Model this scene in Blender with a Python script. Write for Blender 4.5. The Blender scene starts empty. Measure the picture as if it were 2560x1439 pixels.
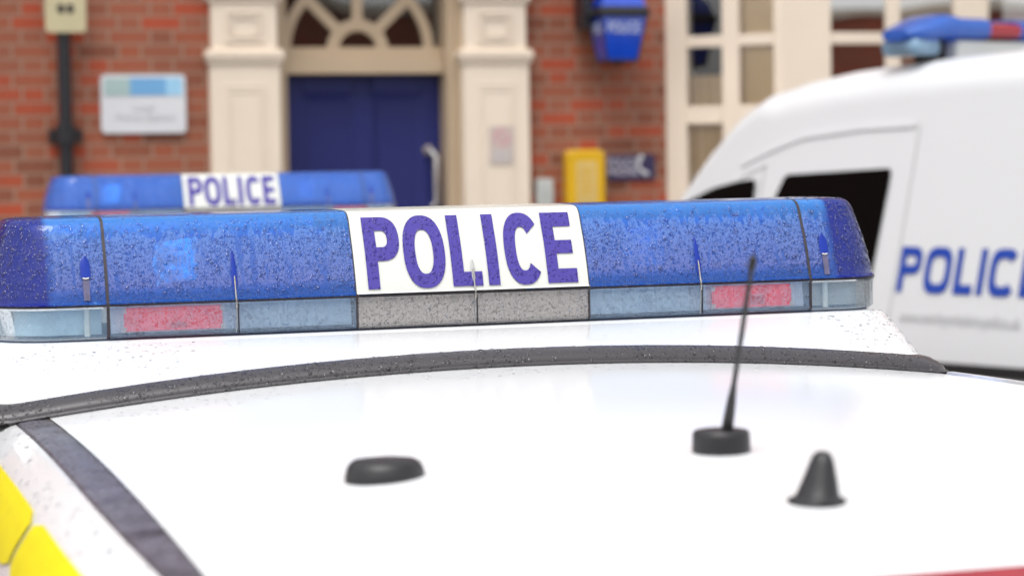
import bpy, bmesh, math, random
from math import sin, cos, pi, radians, atan, sqrt
from mathutils import Matrix, Vector
random.seed(7)
SC = bpy.context.scene
COL = SC.collection

# ------------------------------------------------------------------ materials
class NT:
    """tiny helper around a node tree"""
    def __init__(s, name):
        s.mat = bpy.data.materials.new(name); s.mat.use_nodes = True
        s.t = s.mat.node_tree; s.t.nodes.clear()
        s.out = s.t.nodes.new('ShaderNodeOutputMaterial')
    def n(s, typ, **kw):
        nd = s.t.nodes.new(typ)
        for k, v in kw.items(): setattr(nd, k, v)
        return nd
    def l(s, a, b): s.t.links.new(a, b)
    def put(s, sock, v):
        if hasattr(v, 'is_linked') or hasattr(v, 'links'): s.l(v, sock)
        else: sock.default_value = v
    def m(s, op, a, b=0.0, c=0.0, clamp=False):
        nd = s.n('ShaderNodeMath', operation=op); nd.use_clamp = clamp
        s.put(nd.inputs[0], a); s.put(nd.inputs[1], b)
        if len(nd.inputs) > 2: s.put(nd.inputs[2], c)
        return nd.outputs[0]
    def mr(s, v, a, b, c=0.0, d=1.0, smooth=False):
        nd = s.n('ShaderNodeMapRange'); nd.clamp = True
        if smooth: nd.interpolation_type = 'SMOOTHSTEP'
        s.put(nd.inputs[0], v)
        for i, x in enumerate((a, b, c, d)): s.put(nd.inputs[i+1], x)
        return nd.outputs[0]
    def obj(s): return s.n('ShaderNodeTexCoord').outputs['Object']
    def xyz(s, vec):
        nd = s.n('ShaderNodeSeparateXYZ'); s.l(vec, nd.inputs[0]); return nd.outputs
    def comb(s, x, y, z):
        nd = s.n('ShaderNodeCombineXYZ'); s.put(nd.inputs[0], x); s.put(nd.inputs[1], y); s.put(nd.inputs[2], z); return nd.outputs[0]
    def noise(s, vec, scale, detail=3.0, rough=.5, dist=0.0):
        nd = s.n('ShaderNodeTexNoise'); s.l(vec, nd.inputs['Vector'])
        nd.inputs['Scale'].default_value = scale; nd.inputs['Detail'].default_value = detail
        nd.inputs['Roughness'].default_value = rough; nd.inputs['Distortion'].default_value = dist
        return nd
    def mapping(s, vec, scale):
        nd = s.n('ShaderNodeMapping'); s.l(vec, nd.inputs[0]); nd.inputs['Scale'].default_value = scale; return nd.outputs[0]
    def mix(s, f, a, b, typ='MIX'):
        nd = s.n('ShaderNodeMix', data_type='RGBA', blend_type=typ)
        s.put(nd.inputs[0], f); s.put(nd.inputs[6], a); s.put(nd.inputs[7], b); return nd.outputs[2]
    def ramp(s, v, stops):
        nd = s.n('ShaderNodeValToRGB'); s.put(nd.inputs[0], v)
        e = nd.color_ramp.elements
        while len(e) > 1: e.remove(e[-1])
        e[0].position, e[0].color = stops[0][0], (*stops[0][1], 1)
        for p, c in stops[1:]:
            x = e.new(p); x.color = (*c, 1)
        return nd.outputs[0]
    def principled(s, color=(.8,.8,.8), rough=.5, metal=0.0, coat=0.0, spec=.5, **kw):
        p = s.n('ShaderNodeBsdfPrincipled')
        s.put(p.inputs['Base Color'], (*color, 1) if isinstance(color, tuple) and len(color) == 3 else color)
        s.put(p.inputs['Roughness'], rough); s.put(p.inputs['Metallic'], metal)
        s.put(p.inputs['Coat Weight'], coat); s.put(p.inputs['Specular IOR Level'], spec)
        for k, v in kw.items(): s.put(p.inputs[k], v)
        return p
    def bump(s, h, dist=.001, strength=1.0):
        b = s.n('ShaderNodeBump'); s.put(b.inputs['Height'], h)
        b.inputs['Distance'].default_value = dist; b.inputs['Strength'].default_value = strength
        return b.outputs[0]
    def finish(s, shader):
        s.l(shader, s.out.inputs[0]); return s.mat

def drops(N, vec, scale, rmax=.45, rmin=-.15, warp=.0016, seed=0.0, stretch=1.0):
    """height (0..1) of irregular water beads: one bead per voronoi cell, random size"""
    nz = N.noise(vec, scale*1.3, 2.0)
    sub = N.n('ShaderNodeVectorMath', operation='SUBTRACT'); N.l(nz.outputs['Color'], sub.inputs[0]); sub.inputs[1].default_value = (.5,.5,.5)
    sc = N.n('ShaderNodeVectorMath', operation='SCALE'); N.l(sub.outputs[0], sc.inputs[0]); sc.inputs['Scale'].default_value = warp
    ad = N.n('ShaderNodeVectorMath', operation='ADD'); N.l(vec, ad.inputs[0]); N.l(sc.outputs[0], ad.inputs[1])
    mp = N.n('ShaderNodeMapping'); N.l(ad.outputs[0], mp.inputs[0]); mp.inputs['Location'].default_value = (seed, seed*.7, seed*1.3); mp.inputs['Scale'].default_value = (1, 1, 1/stretch)
    v = N.n('ShaderNodeTexVoronoi'); N.l(mp.outputs[0], v.inputs['Vector']); v.inputs['Scale'].default_value = scale
    r = N.mr(N.xyz(v.outputs['Color'])[0], 0, 1, rmin, rmax)
    rr = N.m('MAXIMUM', r, .001)
    x = N.m('DIVIDE', v.outputs['Distance'], rr)
    h = N.m('SUBTRACT', 1.0, N.m('MULTIPLY', x, x), clamp=True)
    h = N.m('POWER', h, .5)
    return N.m('MULTIPLY', h, N.m('MULTIPLY', rr, 2.2))

def simple(name, color, rough=.5, metal=0.0, coat=0.0, spec=.5, var=.08, vscale=8.0, bumpd=0.0, bscale=200.0):
    N = NT(name); o = N.obj()
    c = (*color, 1)
    nz = N.noise(o, vscale, 5.0)
    dark = tuple(x*(1-var*2) for x in color) + (1,)
    lite = tuple(min(1, x*(1+var)) for x in color) + (1,)
    bc = N.mix(nz.outputs[0], dark, lite)
    kw = {}
    if bumpd: kw['Normal'] = N.bump(N.noise(o, bscale, 3.0).outputs[0], bumpd)
    p = N.principled(bc, rough, metal, coat, spec, **kw)
    return N.finish(p.outputs[0])

def wet_rubber(name, color, rough=.38, patchy=False):
    N = NT(name); o = N.obj()
    d = N.m('ADD', drops(N, o, 150, .46, -.22, seed=3.1, warp=.005), N.m('MULTIPLY', drops(N, o, 330, .5, -.1, seed=1.7), .5))
    wet = N.noise(o, 14, 2).outputs[0]
    g = N.noise(o, 900, 2).outputs[0]
    d2 = N.m('MULTIPLY', d, N.mr(wet, .36, .5))
    bc = N.mix(N.mr(d2, 0, .3), (*color, 1), tuple(x*.45 for x in color)+(1,))
    if patchy:
        pn = N.noise(o, 45, 5, .7, .6).outputs[0]; bc = N.mix(N.mr(pn, .42, .62), bc, tuple(min(1, x*1.6) for x in color)+(1,))
        bc = N.mix(N.mr(N.noise(o, 22, 3).outputs[0], .55, .68), bc, tuple(x*.45 for x in color)+(1,))
    r = N.mr(d2, 0, .1, rough, .08)
    nb = N.bump(N.m('ADD', N.m('MULTIPLY', d2, 1.0), N.m('MULTIPLY', g, .04)), .0022)
    p = N.principled(bc, r, 0, 0, .55, Normal=nb)
    return N.finish(p.outputs[0])

def paint_white(name, wet=True, base=(.80,.81,.82), coat=.6, spec=.5, rough=.12):
    N = NT(name); o = N.obj()
    nz = N.noise(o, 3.0, 4).outputs[0]
    bc = N.mix(nz, tuple(x*.96 for x in base)+(1,), base+(1,))
    kw = {}
    if wet:
        d = N.m('ADD', drops(N, o, 150, .40, -.35, seed=9.1), N.m('MULTIPLY', drops(N, o, 380, .4, -.3, seed=5.2), .5))
        kw['Normal'] = N.bump(d, .0012, .8)
    p = N.principled(bc, rough, 0, coat, spec, **kw)
    if 'Normal' in kw: N.l(kw['Normal'], p.inputs['Coat Normal'])
    p.inputs['Coat Roughness'].default_value = .03
    return N.finish(p.outputs[0])

def lens(name, tint, body, transp, haze_amt=0.0, haze_col=(.25,.26,.5), zlo=1.648, zhi=1.73, xlim=9.0, haze_low=None, fine=1.0, ends=False, dropdark=.5, dist=.0016, ior=1.5, refl=1.0, top_col=None):
    """tinted acrylic lens wet with rain: tinted see-through + body colour + sharp reflection, beads and runs"""
    N = NT(name); o = N.obj(); X, Y, Z = N.xyz(o)
    d1 = drops(N, o, 150*fine, .52, -.22, seed=2.3, warp=.006/fine, stretch=1.1)
    d2 = drops(N, o, 260*fine, .58, -.10, seed=7.7, warp=.0045/fine)
    d3 = drops(N, o, 430*fine, .60, 0.0, seed=4.4, warp=.0030/fine)
    hz = N.mr(Z, zlo, zhi, 0, 1)
    # film of mist with tongues reaching up and clear gaps between them; thin clear trails lower down
    wob = N.noise(N.comb(X, 0.0, Z), 70, 2).outputs[0]
    xr = N.m('ADD', X, N.m('MULTIPLY', wob, .010))
    run = N.noise(N.comb(N.m('MULTIPLY', xr, 130.0), 3.0, N.m('MULTIPLY', Z, 38.0)), 1.0, 2.0).outputs[0]
    blot = N.noise(N.comb(X, 1.0, N.m('MULTIPLY', Z, .6)), 17, 2).outputs[0]
    top = N.m('MULTIPLY', N.mr(hz, .62, 1.0), .26)
    lo = N.m('SUBTRACT', N.m('SUBTRACT', .74, top), N.m('MULTIPLY', N.mr(blot, .45, .62), .07))
    runm = N.mr(run, lo, N.m('ADD', lo, .02))
    trail = N.noise(N.comb(N.m('MULTIPLY', N.m('ADD', X, N.m('MULTIPLY', wob, .012)), 60.0), 9.0, N.m('MULTIPLY', Z, 3.0)), 1.0, 1.0).outputs[0]
    tl = N.m('MULTIPLY', N.mr(N.m('ABSOLUTE', N.m('SUBTRACT', trail, .5)), .016, .006), .7)
    tl = N.m('MULTIPLY', tl, N.mr(blot, .40, .50))
    rim = N.mr(N.m('ABSOLUTE', N.m('SUBTRACT', run, N.m('SUBTRACT', lo, .012))), .016, .004)
    clean = N.m('MAXIMUM', runm, N.m('MULTIPLY', tl, .8))
    zmask = N.m('MULTIPLY', N.mr(Z, zlo-.008, zlo+.004), N.mr(N.m('ADD', Z, N.m('MULTIPLY', N.noise(o, 60, 2).outputs[0], .02)), zhi+.012, zhi+.004))
    xmask = N.mr(N.m('ABSOLUTE', X), xlim, xlim-.008)
    mist = N.m('MULTIPLY', N.m('MULTIPLY', zmask, xmask), N.m('SUBTRACT', 1.0, clean))
    rimf = N.m('MULTIPLY', N.m('MULTIPLY', zmask, xmask), rim)
    big = N.m('MAXIMUM', d1, N.m('MAXIMUM', N.m('MULTIPLY', d2, .7), N.m('MULTIPLY', d3, .5)))
    bead = N.mr(big, .06, .24)
    keep = N.m('SUBTRACT', 1.0, N.m('MULTIPLY', clean, .9))
    bead = N.m('MULTIPLY', bead, keep)
    film0 = mist
    film = N.m('MAXIMUM', N.m('MULTIPLY', mist, N.m('SUBTRACT', 1.0, N.m('MULTIPLY', bead, .85))), N.m('MULTIPLY', rimf, .9))
    big = N.m('MULTIPLY', big, keep)
    nrm = N.bump(big, dist)
    em = N.mr(N.m('ABSOLUTE', X), xlim-.004, xlim+.006) if ends else 0.0
    bcol = N.mix(bead, (*body, 1), tuple(x*dropdark for x in body)+(1,))
    if top_col: bcol = N.mix(N.mr(Z, zhi-.02, zhi+.022), bcol, (*top_col, 1))
    if ends:
        bcol = N.mix(em, bcol, (.002,.012,.20,1)); transp = N.m('MULTIPLY', transp, N.m('SUBTRACT', 1.0, N.m('MULTIPLY', em, .72)))
    hc = (*haze_col, 1)
    if haze_low: hc = N.mix(N.mr(Z, zlo, zhi), (*haze_low, 1), hc)
    bcol = N.mix(N.m('MULTIPLY', film, haze_amt), bcol, hc)
    dif = N.n('ShaderNodeBsdfDiffuse'); N.l(bcol, dif.inputs[0])
    tr = N.n('ShaderNodeBsdfTransparent'); tr.inputs[0].default_value = (*tint, 1)
    mx = N.n('ShaderNodeMixShader')
    N.put(mx.inputs[0], N.m('MULTIPLY', transp, N.m('SUBTRACT', 1.0, N.m('MULTIPLY', film, haze_amt))))
    N.l(dif.outputs[0], mx.inputs[1]); N.l(tr.outputs[0], mx.inputs[2])
    gl = N.n('ShaderNodeBsdfGlossy'); gl.inputs['Roughness'].default_value = .03; N.l(nrm, gl.inputs['Normal'])
    fr = N.n('ShaderNodeFresnel'); fr.inputs[0].default_value = ior; N.l(nrm, fr.inputs['Normal'])
    m2 = N.n('ShaderNodeMixShader'); N.put(m2.inputs[0], N.m('MULTIPLY', fr.outputs[0], refl, clamp=True))
    N.l(mx.outputs[0], m2.inputs[1]); N.l(gl.outputs[0], m2.inputs[2])
    return N.finish(m2.outputs[0])

def decal(name, color, drop=True, zlo=0, haze=0.0, rough=.3):
    N = NT(name); o = N.obj()
    kw = {}
    bc = (*color, 1)
    if drop:
        d1 = drops(N, o, 150, .50, -.30, seed=2.3, warp=.006); d2 = drops(N, o, 270, .56, -.05, seed=7.7, warp=.0045)
        big = N.m('MAXIMUM', d1, N.m('MULTIPLY', d2, .8))
        bead = N.mr(big, .04, .22)
        bc = N.mix(bead, tuple(min(1, x*1.0+haze) for x in color)+(1,), tuple(x*.78 for x in color)+(1,))
        kw['Normal'] = N.bump(big, .0009)
    p = N.principled(bc, rough if not drop else .12, 0, 0, .5, **kw)
    return N.finish(p.outputs[0])

def glass_pane(name, boost=.10, tint=(.97,.98,.97)):
    N = NT(name)
    w = N.noise(N.obj(), 1.3, 1).outputs[0]
    nb = N.bump(w, .004)
    fr = N.n('ShaderNodeFresnel'); fr.inputs[0].default_value = 1.5
    gl = N.n('ShaderNodeBsdfGlossy'); gl.inputs['Roughness'].default_value = .01; N.l(nb, gl.inputs['Normal'])
    tr = N.n('ShaderNodeBsdfTransparent'); tr.inputs[0].default_value = (*tint, 1)
    mx = N.n('ShaderNodeMixShader'); N.put(mx.inputs[0], N.m('ADD', N.m('MULTIPLY', fr.outputs[0], 2.0), boost, clamp=True))
    N.l(tr.outputs[0], mx.inputs[1]); N.l(gl.outputs[0], mx.inputs[2])
    return N.finish(mx.outputs[0])

def brick_mat(name, tone=1.0):
    N = NT(name); o = N.obj(); X, Y, Z = N.xyz(o)
    H, W = .075, .225
    row = N.m('FLOOR', N.m('DIVIDE', Z, H))
    odd = N.m('MODULO', row, 2.0)
    # Flemish bond: stretcher .225 + header .1125, alternate rows shifted by half
    P = W + .1125
    u = N.m('ADD', N.m('DIVIDE', N.m('ADD', X, N.m('MULTIPLY', Y, 1.0)), P), N.m('MULTIPLY', odd, .5))
    cell = N.m('FLOOR', u); f = N.m('SUBTRACT', u, cell)
    ishead = N.m('GREATER_THAN', f, .6667)
    idv = N.comb(N.m('ADD', N.m('MULTIPLY', cell, 2.0), ishead), row, 0.0)
    wn = N.n('ShaderNodeTexWhiteNoise', noise_dimensions='3D'); N.l(idv, wn.inputs['Vector'])
    col = N.ramp(wn.outputs['Value'], [(0,(.10*tone,.05,.035)), (.14,(.24*tone,.085,.05)), (.34,(.36*tone,.13,.075)), (.55,(.42*tone,.10,.045)), (.75,(.34*tone,.15,.095)), (.88,(.60*tone,.055,.012)), (1,(.50*tone,.065,.02))])
    g = N.noise(o, 30, 5, .65).outputs[0]
    col = N.mix(.48, col, N.mix(g, (.22*tone,.07,.035,1), (.62*tone,.20,.10,1)), 'MIX')
    # mortar
    fz = N.m('FRACT', N.m('DIVIDE', Z, H)); mz = N.m('LESS_THAN', fz, .15)
    m1 = N.m('LESS_THAN', f, .035)
    m2 = N.m('LESS_THAN', N.m('ABSOLUTE', N.m('SUBTRACT', f, .6667)), .018)
    mort = N.m('MAXIMUM', mz, N.m('MAXIMUM', m1, m2))
    col = N.mix(mort, col, (.40,.28,.20,1))
    big = N.noise(o, 1.1, 4).outputs[0]
    col = N.mix(N.mr(big, .3, .7, 0, .35), col, (.10,.05,.035,1))
    nb = N.bump(N.m('SUBTRACT', N.m('MULTIPLY', g, .3), mort), .004)
    col = N.mix(1.0, col, (.80,.74,.74,1), 'MULTIPLY')
    p = N.principled(col, .7, 0, 0, .3, Normal=nb)
    return N.finish(p.outputs[0])

def asphalt():
    N = NT('asphalt'); o = N.obj()
    a = N.noise(o, 90, 4).outputs[0]; b = N.noise(o, .6, 4).outputs[0]
    c = N.mix(a, (.035,.035,.037,1), (.075,.075,.075,1))
    r = N.mr(b, .35, .6, .12, .6)
    p = N.principled(c, r, 0, 0, .5, Normal=N.bump(a, .004))
    return N.finish(p.outputs[0])

def paving():
    N = NT('paving'); o = N.obj()
    br = N.n('ShaderNodeTexBrick'); N.l(o, br.inputs['Vector'])
    br.inputs['Color1'].default_value = (.26,.25,.23,1); br.inputs['Color2'].default_value = (.19,.185,.17,1); br.inputs['Mortar'].default_value = (.08,.08,.075,1)
    br.inputs['Scale'].default_value = 1.6; br.inputs['Mortar Size'].default_value = .01
    p = N.principled(br.outputs[0], .5, Normal=N.bump(N.noise(o, 60, 3).outputs[0], .002))
    return N.finish(p.outputs[0])

def window_facing(name):   # curtain: shading of soft vertical folds painted as colour bands
    N = NT(name); o = N.obj(); X, Y, Z = N.xyz(o)
    w = N.noise(N.comb(N.m('MULTIPLY', N.m('ADD', X, Y), 16.0), 0.0, N.m('MULTIPLY', Z, .5)), 1.0, 2).outputs[0]
    c = N.ramp(w, [(0.3,(.36,.20,.08)), (.45,(.80,.56,.30)), (.6,(.90,.80,.62)), (.75,(.46,.30,.17))])
    return N.finish(N.principled(c, .8).outputs[0])

M = {}
M['paint'] = paint_white('white_car_paint', base=(.75,.76,.775), coat=.1)
M['paint_roof'] = paint_white('white_roof_paint', wet=False, base=(.82,.83,.84), coat=0, spec=.42, rough=.16)
M['paint_van'] = paint_white('white_van_paint', wet=False, base=(.66,.67,.685), coat=.15, rough=.3)
M['blue_lens'] = lens('wet_blue_lens', (.12,.42,1.0), (.020,.115,.52), .52, haze_amt=.84, haze_col=(.095,.195,.47), haze_low=(.118,.135,.34), xlim=.562, ends=True, zlo=1.650, zhi=1.728, dropdark=.72, top_col=(.07,.36,1.0), refl=1.0, dist=.0009, fine=1.3)
M['far_lens'] = lens('blue_lens_plain', (.10,.36,.98), (.016,.11,.55), .5, haze_amt=.45, haze_col=(.08,.22,.62), dropdark=.7, top_col=(.06,.20,.75))
M['clear_lens'] = lens('wet_clear_lens_blue', (.95,.97,1.0), (.34,.50,.70), .80, haze_amt=.2, haze_col=(.50,.56,.62), zlo=1.590, zhi=1.632, dropdark=.62, dist=.0004, refl=1.0, fine=1.5)
M['clear_grey'] = lens('wet_clear_lens_grey', (.97,.96,.95), (.44,.42,.41), .55, haze_amt=.3, haze_col=(.58,.57,.57), zlo=1.590, zhi=1.632, dropdark=.62, dist=.0005, refl=1.0, fine=1.8)
M['clear_end'] = lens('wet_clear_lens_end', (.90,.97,1.0), (.22,.36,.50), .70, haze_amt=.1, haze_col=(.44,.48,.52), zlo=1.590, zhi=1.632, dropdark=.6, dist=.0003, refl=.6, fine=1.6)
M['blue_plastic'] = simple('deep_blue_plastic', (.004,.028,.30), .3, spec=.3, var=.15, vscale=60)
M['sign_white'] = simple('sign_white', (.60,.612,.575), .16, spec=.5, var=.02, vscale=30, bumpd=.0004, bscale=260)
M['sign_violet'] = decal('sign_violet', (.032,.014,.25), True, haze=.02)
M['gasket'] = simple('black_gasket', (.016,.013,.016), .3, var=.3, vscale=90)
M['seam'] = simple('grimy_seam', (.035,.028,.035), .5, var=.4, vscale=200)
M['pin'] = simple('dull_pin', (.42,.40,.38), .25, metal=.8, var=.3, vscale=300)
M['steel'] = simple('steel_pin', (.70,.68,.66), .18, metal=.95, var=.1, vscale=80)
M['hot_red'] = simple('red_lamp_core', (.95,.012,.02), .3, var=.1, vscale=60)
M['chalk'] = simple('white_bracket', (.75,.72,.66), .5, var=.1, vscale=150)
M['joint'] = simple('moulded_joint', (.30,.32,.34), .3, var=.3, vscale=220)
M['pale_blue_tray'] = simple('pale_blue_reflector', (.62,.78,1.0), .45, var=.22, vscale=28)  # blue light inside the bar painted into the reflector colour
M['pale_grey_tray'] = simple('grey_reflector', (.55,.52,.50), .45, var=.25, vscale=26)
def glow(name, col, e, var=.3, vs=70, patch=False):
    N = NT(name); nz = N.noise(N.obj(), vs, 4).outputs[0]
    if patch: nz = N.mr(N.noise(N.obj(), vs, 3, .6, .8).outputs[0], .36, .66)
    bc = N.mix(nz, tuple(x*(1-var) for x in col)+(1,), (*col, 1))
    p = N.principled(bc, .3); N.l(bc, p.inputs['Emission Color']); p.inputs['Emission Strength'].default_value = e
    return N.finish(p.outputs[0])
M['lamp_glint'] = glow('blue_glint_glow', (.20,.72,.95), 2.4, var=1.0, vs=42, patch=True)  # reflector glint put in as a glowing cyan patch
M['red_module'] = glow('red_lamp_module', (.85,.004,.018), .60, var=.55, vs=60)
M['lamp_glint_dim'] = glow('dim_blue_glint_glow', (.25,.6,.9), .35)  # fainter reflector glint, also put in as emission
M['tray_dark'] = simple('bar_tray', (.06,.08,.14), .6, var=.3, vscale=40)
M['column'] = simple('screw_column', (.12,.11,.20), .4, var=.35, vscale=160)
M['inner_end'] = simple('bar_end_wall', (.10,.13,.42), .5, var=.3, vscale=25)
M['inner'] = simple('bar_inner_wall', (.28,.36,.55), .7, var=.25, vscale=25)
M['seal'] = wet_rubber('wet_black_seal', (.040,.036,.041), .34)
M['rubber'] = wet_rubber('wet_roof_strip', (.085,.080,.10), .28, patchy=True)
M['black_plastic'] = simple('black_plastic', (.014,.0135,.015), .38, var=.2, vscale=120, bumpd=.0003, bscale=900)
M['black_gloss'] = simple('glossy_black_plastic', (.018,.016,.018), .10, coat=.5, var=.2, vscale=60)
M['yellow'] = simple('reflective_yellow', (.90,.80,.0), .28, coat=.4, var=.07, vscale=60, bumpd=.0006, bscale=150)
M['blue_mark'] = simple('reflective_blue', (.01,.05,.33), .3, coat=.3, var=.1, vscale=30)
M['darkglass'] = simple('dark_window_glass', (.004,.004,.005), .03, coat=0, spec=.35, var=.1)
M['vanglass'] = simple('black_window_glass', (.003,.003,.003), .12, spec=.06, var=.1)
M['trim'] = simple('black_trim', (.015,.015,.016), .45, var=.2)
M['chrome'] = simple('bright_strip', (.82,.83,.84), .15, metal=.7, var=.05)
M['tyre'] = simple('tyre', (.02,.02,.02), .8, var=.2)
M['rim'] = simple('alloy', (.45,.46,.48), .3, metal=.8)
M['red_lens'] = simple('red_brake_lens', (.30,.010,.02), .15, coat=.5, var=.15, vscale=40)
M['headlamp'] = simple('headlamp_lens', (.7,.72,.75), .08, coat=.5, var=.1)
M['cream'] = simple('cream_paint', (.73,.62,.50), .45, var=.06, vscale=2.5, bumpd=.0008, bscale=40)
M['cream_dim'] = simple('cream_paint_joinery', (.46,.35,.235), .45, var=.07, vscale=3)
M['door_blue'] = simple('navy_door_paint', (.020,.025,.13), .35, coat=.0, spec=.25, var=.12, vscale=1.2)
M['brick'] = brick_mat('red_brick'); M['brick2'] = brick_mat('dark_brick', 1.25)
M['pane'] = glass_pane('window_glass', .05)
M['pane_front'] = glass_pane('window_glass_front', .62)
M['pane_dark'] = glass_pane('fanlight_glass', .03)
M['room'] = simple('dark_room', (.045,.036,.03), .9, var=.3, vscale=2)
M['curtain'] = window_facing('curtain')
M['tan'] = simple('tan_reflection', (.92,.64,.32), .8, var=.12, vscale=3)  # bright reflections in the bay glass put into a panel colour
M['lamp_blue'] = simple('lantern_blue_glass', (.006,.06,.52), .15, coat=.6, spec=.6, var=.15, vscale=14)
#M['lamp_blue_dark'] = simple('lantern_side_glass', (.01,.035,.25), .15, coat=.6, var=.2, vscale=14)
M['iron'] = simple('black_iron', (.012,.012,.016), .35, var=.2, vscale=20)
M['letter_white'] = simple('white_lettering', (.46,.52,.70), .5, var=.05)
M['plate_white'] = simple('white_plate', (.62,.625,.65), .35, var=.04)
M['plate_blue'] = simple('pale_blue_band', (.15,.36,.62), .35, var=.08, vscale=5)
M['plate_green'] = simple('pale_green_band', (.35,.47,.46), .35, var=.08, vscale=8)
M['plate_cyan'] = simple('light_cyan_band', (.31,.56,.76), .35, var=.08, vscale=8)
M['grey_text'] = simple('grey_lettering', (.30,.30,.32), .5, var=.05)
M['soft_grey_text'] = simple('soft_grey_lettering', (.50,.50,.51), .5, var=.05)
M['cream_plate'] = simple('cream_plate', (.50,.44,.27), .4, var=.08, vscale=9)
M['yellow_box'] = simple('yellow_plastic', (.66,.38,.006), .3, coat=.3, var=.08, vscale=5)
M['yellow_label'] = simple('pale_yellow_label', (.60,.42,.14), .4, var=.08, vscale=8)
M['navy'] = simple('navy_plate', (.028,.02,.075), .4, var=.1)
M['grey_white'] = simple('grey_white_print', (.36,.34,.40), .5, var=.1, vscale=20)
M['box_white'] = simple('white_box', (.46,.48,.46), .4, var=.06)
M['paper'] = simple('notice_paper', (.50,.42,.38), .6, var=.04)
M['pink'] = simple('pink_ring', (.58,.30,.32), .6, var=.05)
M['van_blue'] = simple('van_blue_lettering', (.006,.055,.36), .3, coat=.3, var=.05)
M['van_lamp'] = simple('clear_corner_lamp', (.22,.36,.50), .25, coat=.4, var=.4, vscale=18)
M['van_foot'] = simple('grey_white_mount', (.42,.43,.42), .4, var=.06)
M['slate'] = simple('slate_roof', (.07,.075,.09), .5, var=.25, vscale=3)
M['asphalt'] = asphalt(); M['paving'] = paving()
M['kerb'] = simple('kerb_stone', (.28,.27,.25), .7, var=.15, vscale=4)

def water(name, tint):
    N = NT(name)
    tr = N.n('ShaderNodeBsdfTransparent'); tr.inputs[0].default_value = (*tint, 1)
    gl = N.n('ShaderNodeBsdfGlossy'); gl.inputs['Roughness'].default_value = .02
    fr = N.n('ShaderNodeFresnel'); fr.inputs[0].default_value = 1.33
    mx = N.n('ShaderNodeMixShader'); N.put(mx.inputs[0], N.m('ADD', fr.outputs[0], .03, clamp=True)); N.l(tr.outputs[0], mx.inputs[1]); N.l(gl.outputs[0], mx.inputs[2])
    return N.finish(mx.outputs[0])
M['water'] = water('rain_beads', (.84,.90,1.0))
M['water_pale'] = water('pale_rain_beads', (.93,.935,.94))

# ------------------------------------------------------------------ mesh builder
class MB:
    def __init__(s): s.v = []; s.f = []; s.mi = []; s.m = 0
    def add(s, vs, fs):
        b = len(s.v); s.v += [tuple(v) for v in vs]; s.f += [tuple(b+i for i in f) for f in fs]; s.mi += [s.m]*len(fs); return s
    def box(s, x0, x1, y0, y1, z0, z1):
        v = [(x, y, z) for z in (z0, z1) for y in (y0, y1) for x in (x0, x1)]
        return s.add(v, [(0,2,3,1),(4,5,7,6),(0,1,5,4),(2,6,7,3),(0,4,6,2),(1,3,7,5)])
    def grid(s, rows, closed=False, flip=False):
        n, m = len(rows), len(rows[0]); vs = [p for r in rows for p in r]; fs = []
        for i in range(n-1):
            for j in range(m if closed else m-1):
                a, b, c, d = i*m+j, i*m+(j+1)%m, (i+1)*m+(j+1)%m, (i+1)*m+j
                fs.append((a,d,c,b) if flip else (a,b,c,d))
        return s.add(vs, fs)
    def cap(s, pts, flip=False):
        n = len(pts); return s.add(pts, [tuple(range(n)) if not flip else tuple(reversed(range(n)))])
    def tube(s, path, r, n=10, cap=True):
        rows = []; P = [Vector(p) for p in path]
        for i, p in enumerate(P):
            t = (P[min(i+1, len(P)-1)] - P[max(i-1, 0)]).normalized()
            a = t.orthogonal().normalized() if i == 0 else (rows_a - t*rows_a.dot(t)).normalized()
            rows_a = a; b = t.cross(a); rr = r[i] if isinstance(r, (list, tuple)) else r
            rows.append([p + a*rr*cos(2*pi*k/n) + b*rr*sin(2*pi*k/n) for k in range(n)])
        s.grid(rows, closed=True)
        if cap: s.cap(rows[0], True); s.cap(rows[-1])
        return s
    def lathe(s, prof, c=(0,0,0), n=32, sx=1.0, sy=1.0, off=None, cap=True):
        rows = []
        for i, (r, z) in enumerate(prof):
            ox, oy = off[i] if off else (0, 0)
            rows.append([(c[0]+ox+r*sx*cos(2*pi*k/n), c[1]+oy+r*sy*sin(2*pi*k/n), c[2]+z) for k in range(n)])
        s.grid(rows, closed=True)
        if cap: s.cap(rows[0], True); s.cap(rows[-1])
        return s
    def prism(s, poly, a0, a1, axis='y'):
        """poly in (x,z), extruded along y"""
        n = len(poly)
        f = lambda p, a: (p[0], a, p[1]) if axis == 'y' else ((a, p[0], p[1]) if axis == 'x' else (p[0], p[1], a))
        A = [f(p, a0) for p in poly]; B = [f(p, a1) for p in poly]
        s.grid([A, B], closed=True); s.cap(A, True); s.cap(B); return s
    def build(s, name, mat, parent=None, smooth=False, label=None, bevel=0, angle=40, mods=None):
        me = bpy.data.meshes.new(name); me.from_pydata(s.v, [], s.f)
        ml = mat if isinstance(mat, list) else [mat]
        for x in ml: me.materials.append(x)
        for i, p in enumerate(me.polygons): p.material_index = s.mi[i]
        bm = bmesh.new(); bm.from_mesh(me)
        bmesh.ops.remove_doubles(bm, verts=bm.verts, dist=1e-6)
        bmesh.ops.recalc_face_normals(bm, faces=bm.faces)
        bm.to_mesh(me); bm.free()
        if smooth:
            for p in me.polygons: p.use_smooth = True
            me.set_sharp_from_angle(angle=radians(angle))
        o = bpy.data.objects.new(name, me); COL.objects.link(o)
        if parent: o.parent = parent
        if bevel:
            b = o.modifiers.new('bevel', 'BEVEL'); b.width = bevel; b.segments = 3; b.limit_method = 'ANGLE'; b.angle_limit = radians(35)
            b.harden_normals = False
        if label: o['label'] = label
        return o

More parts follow.
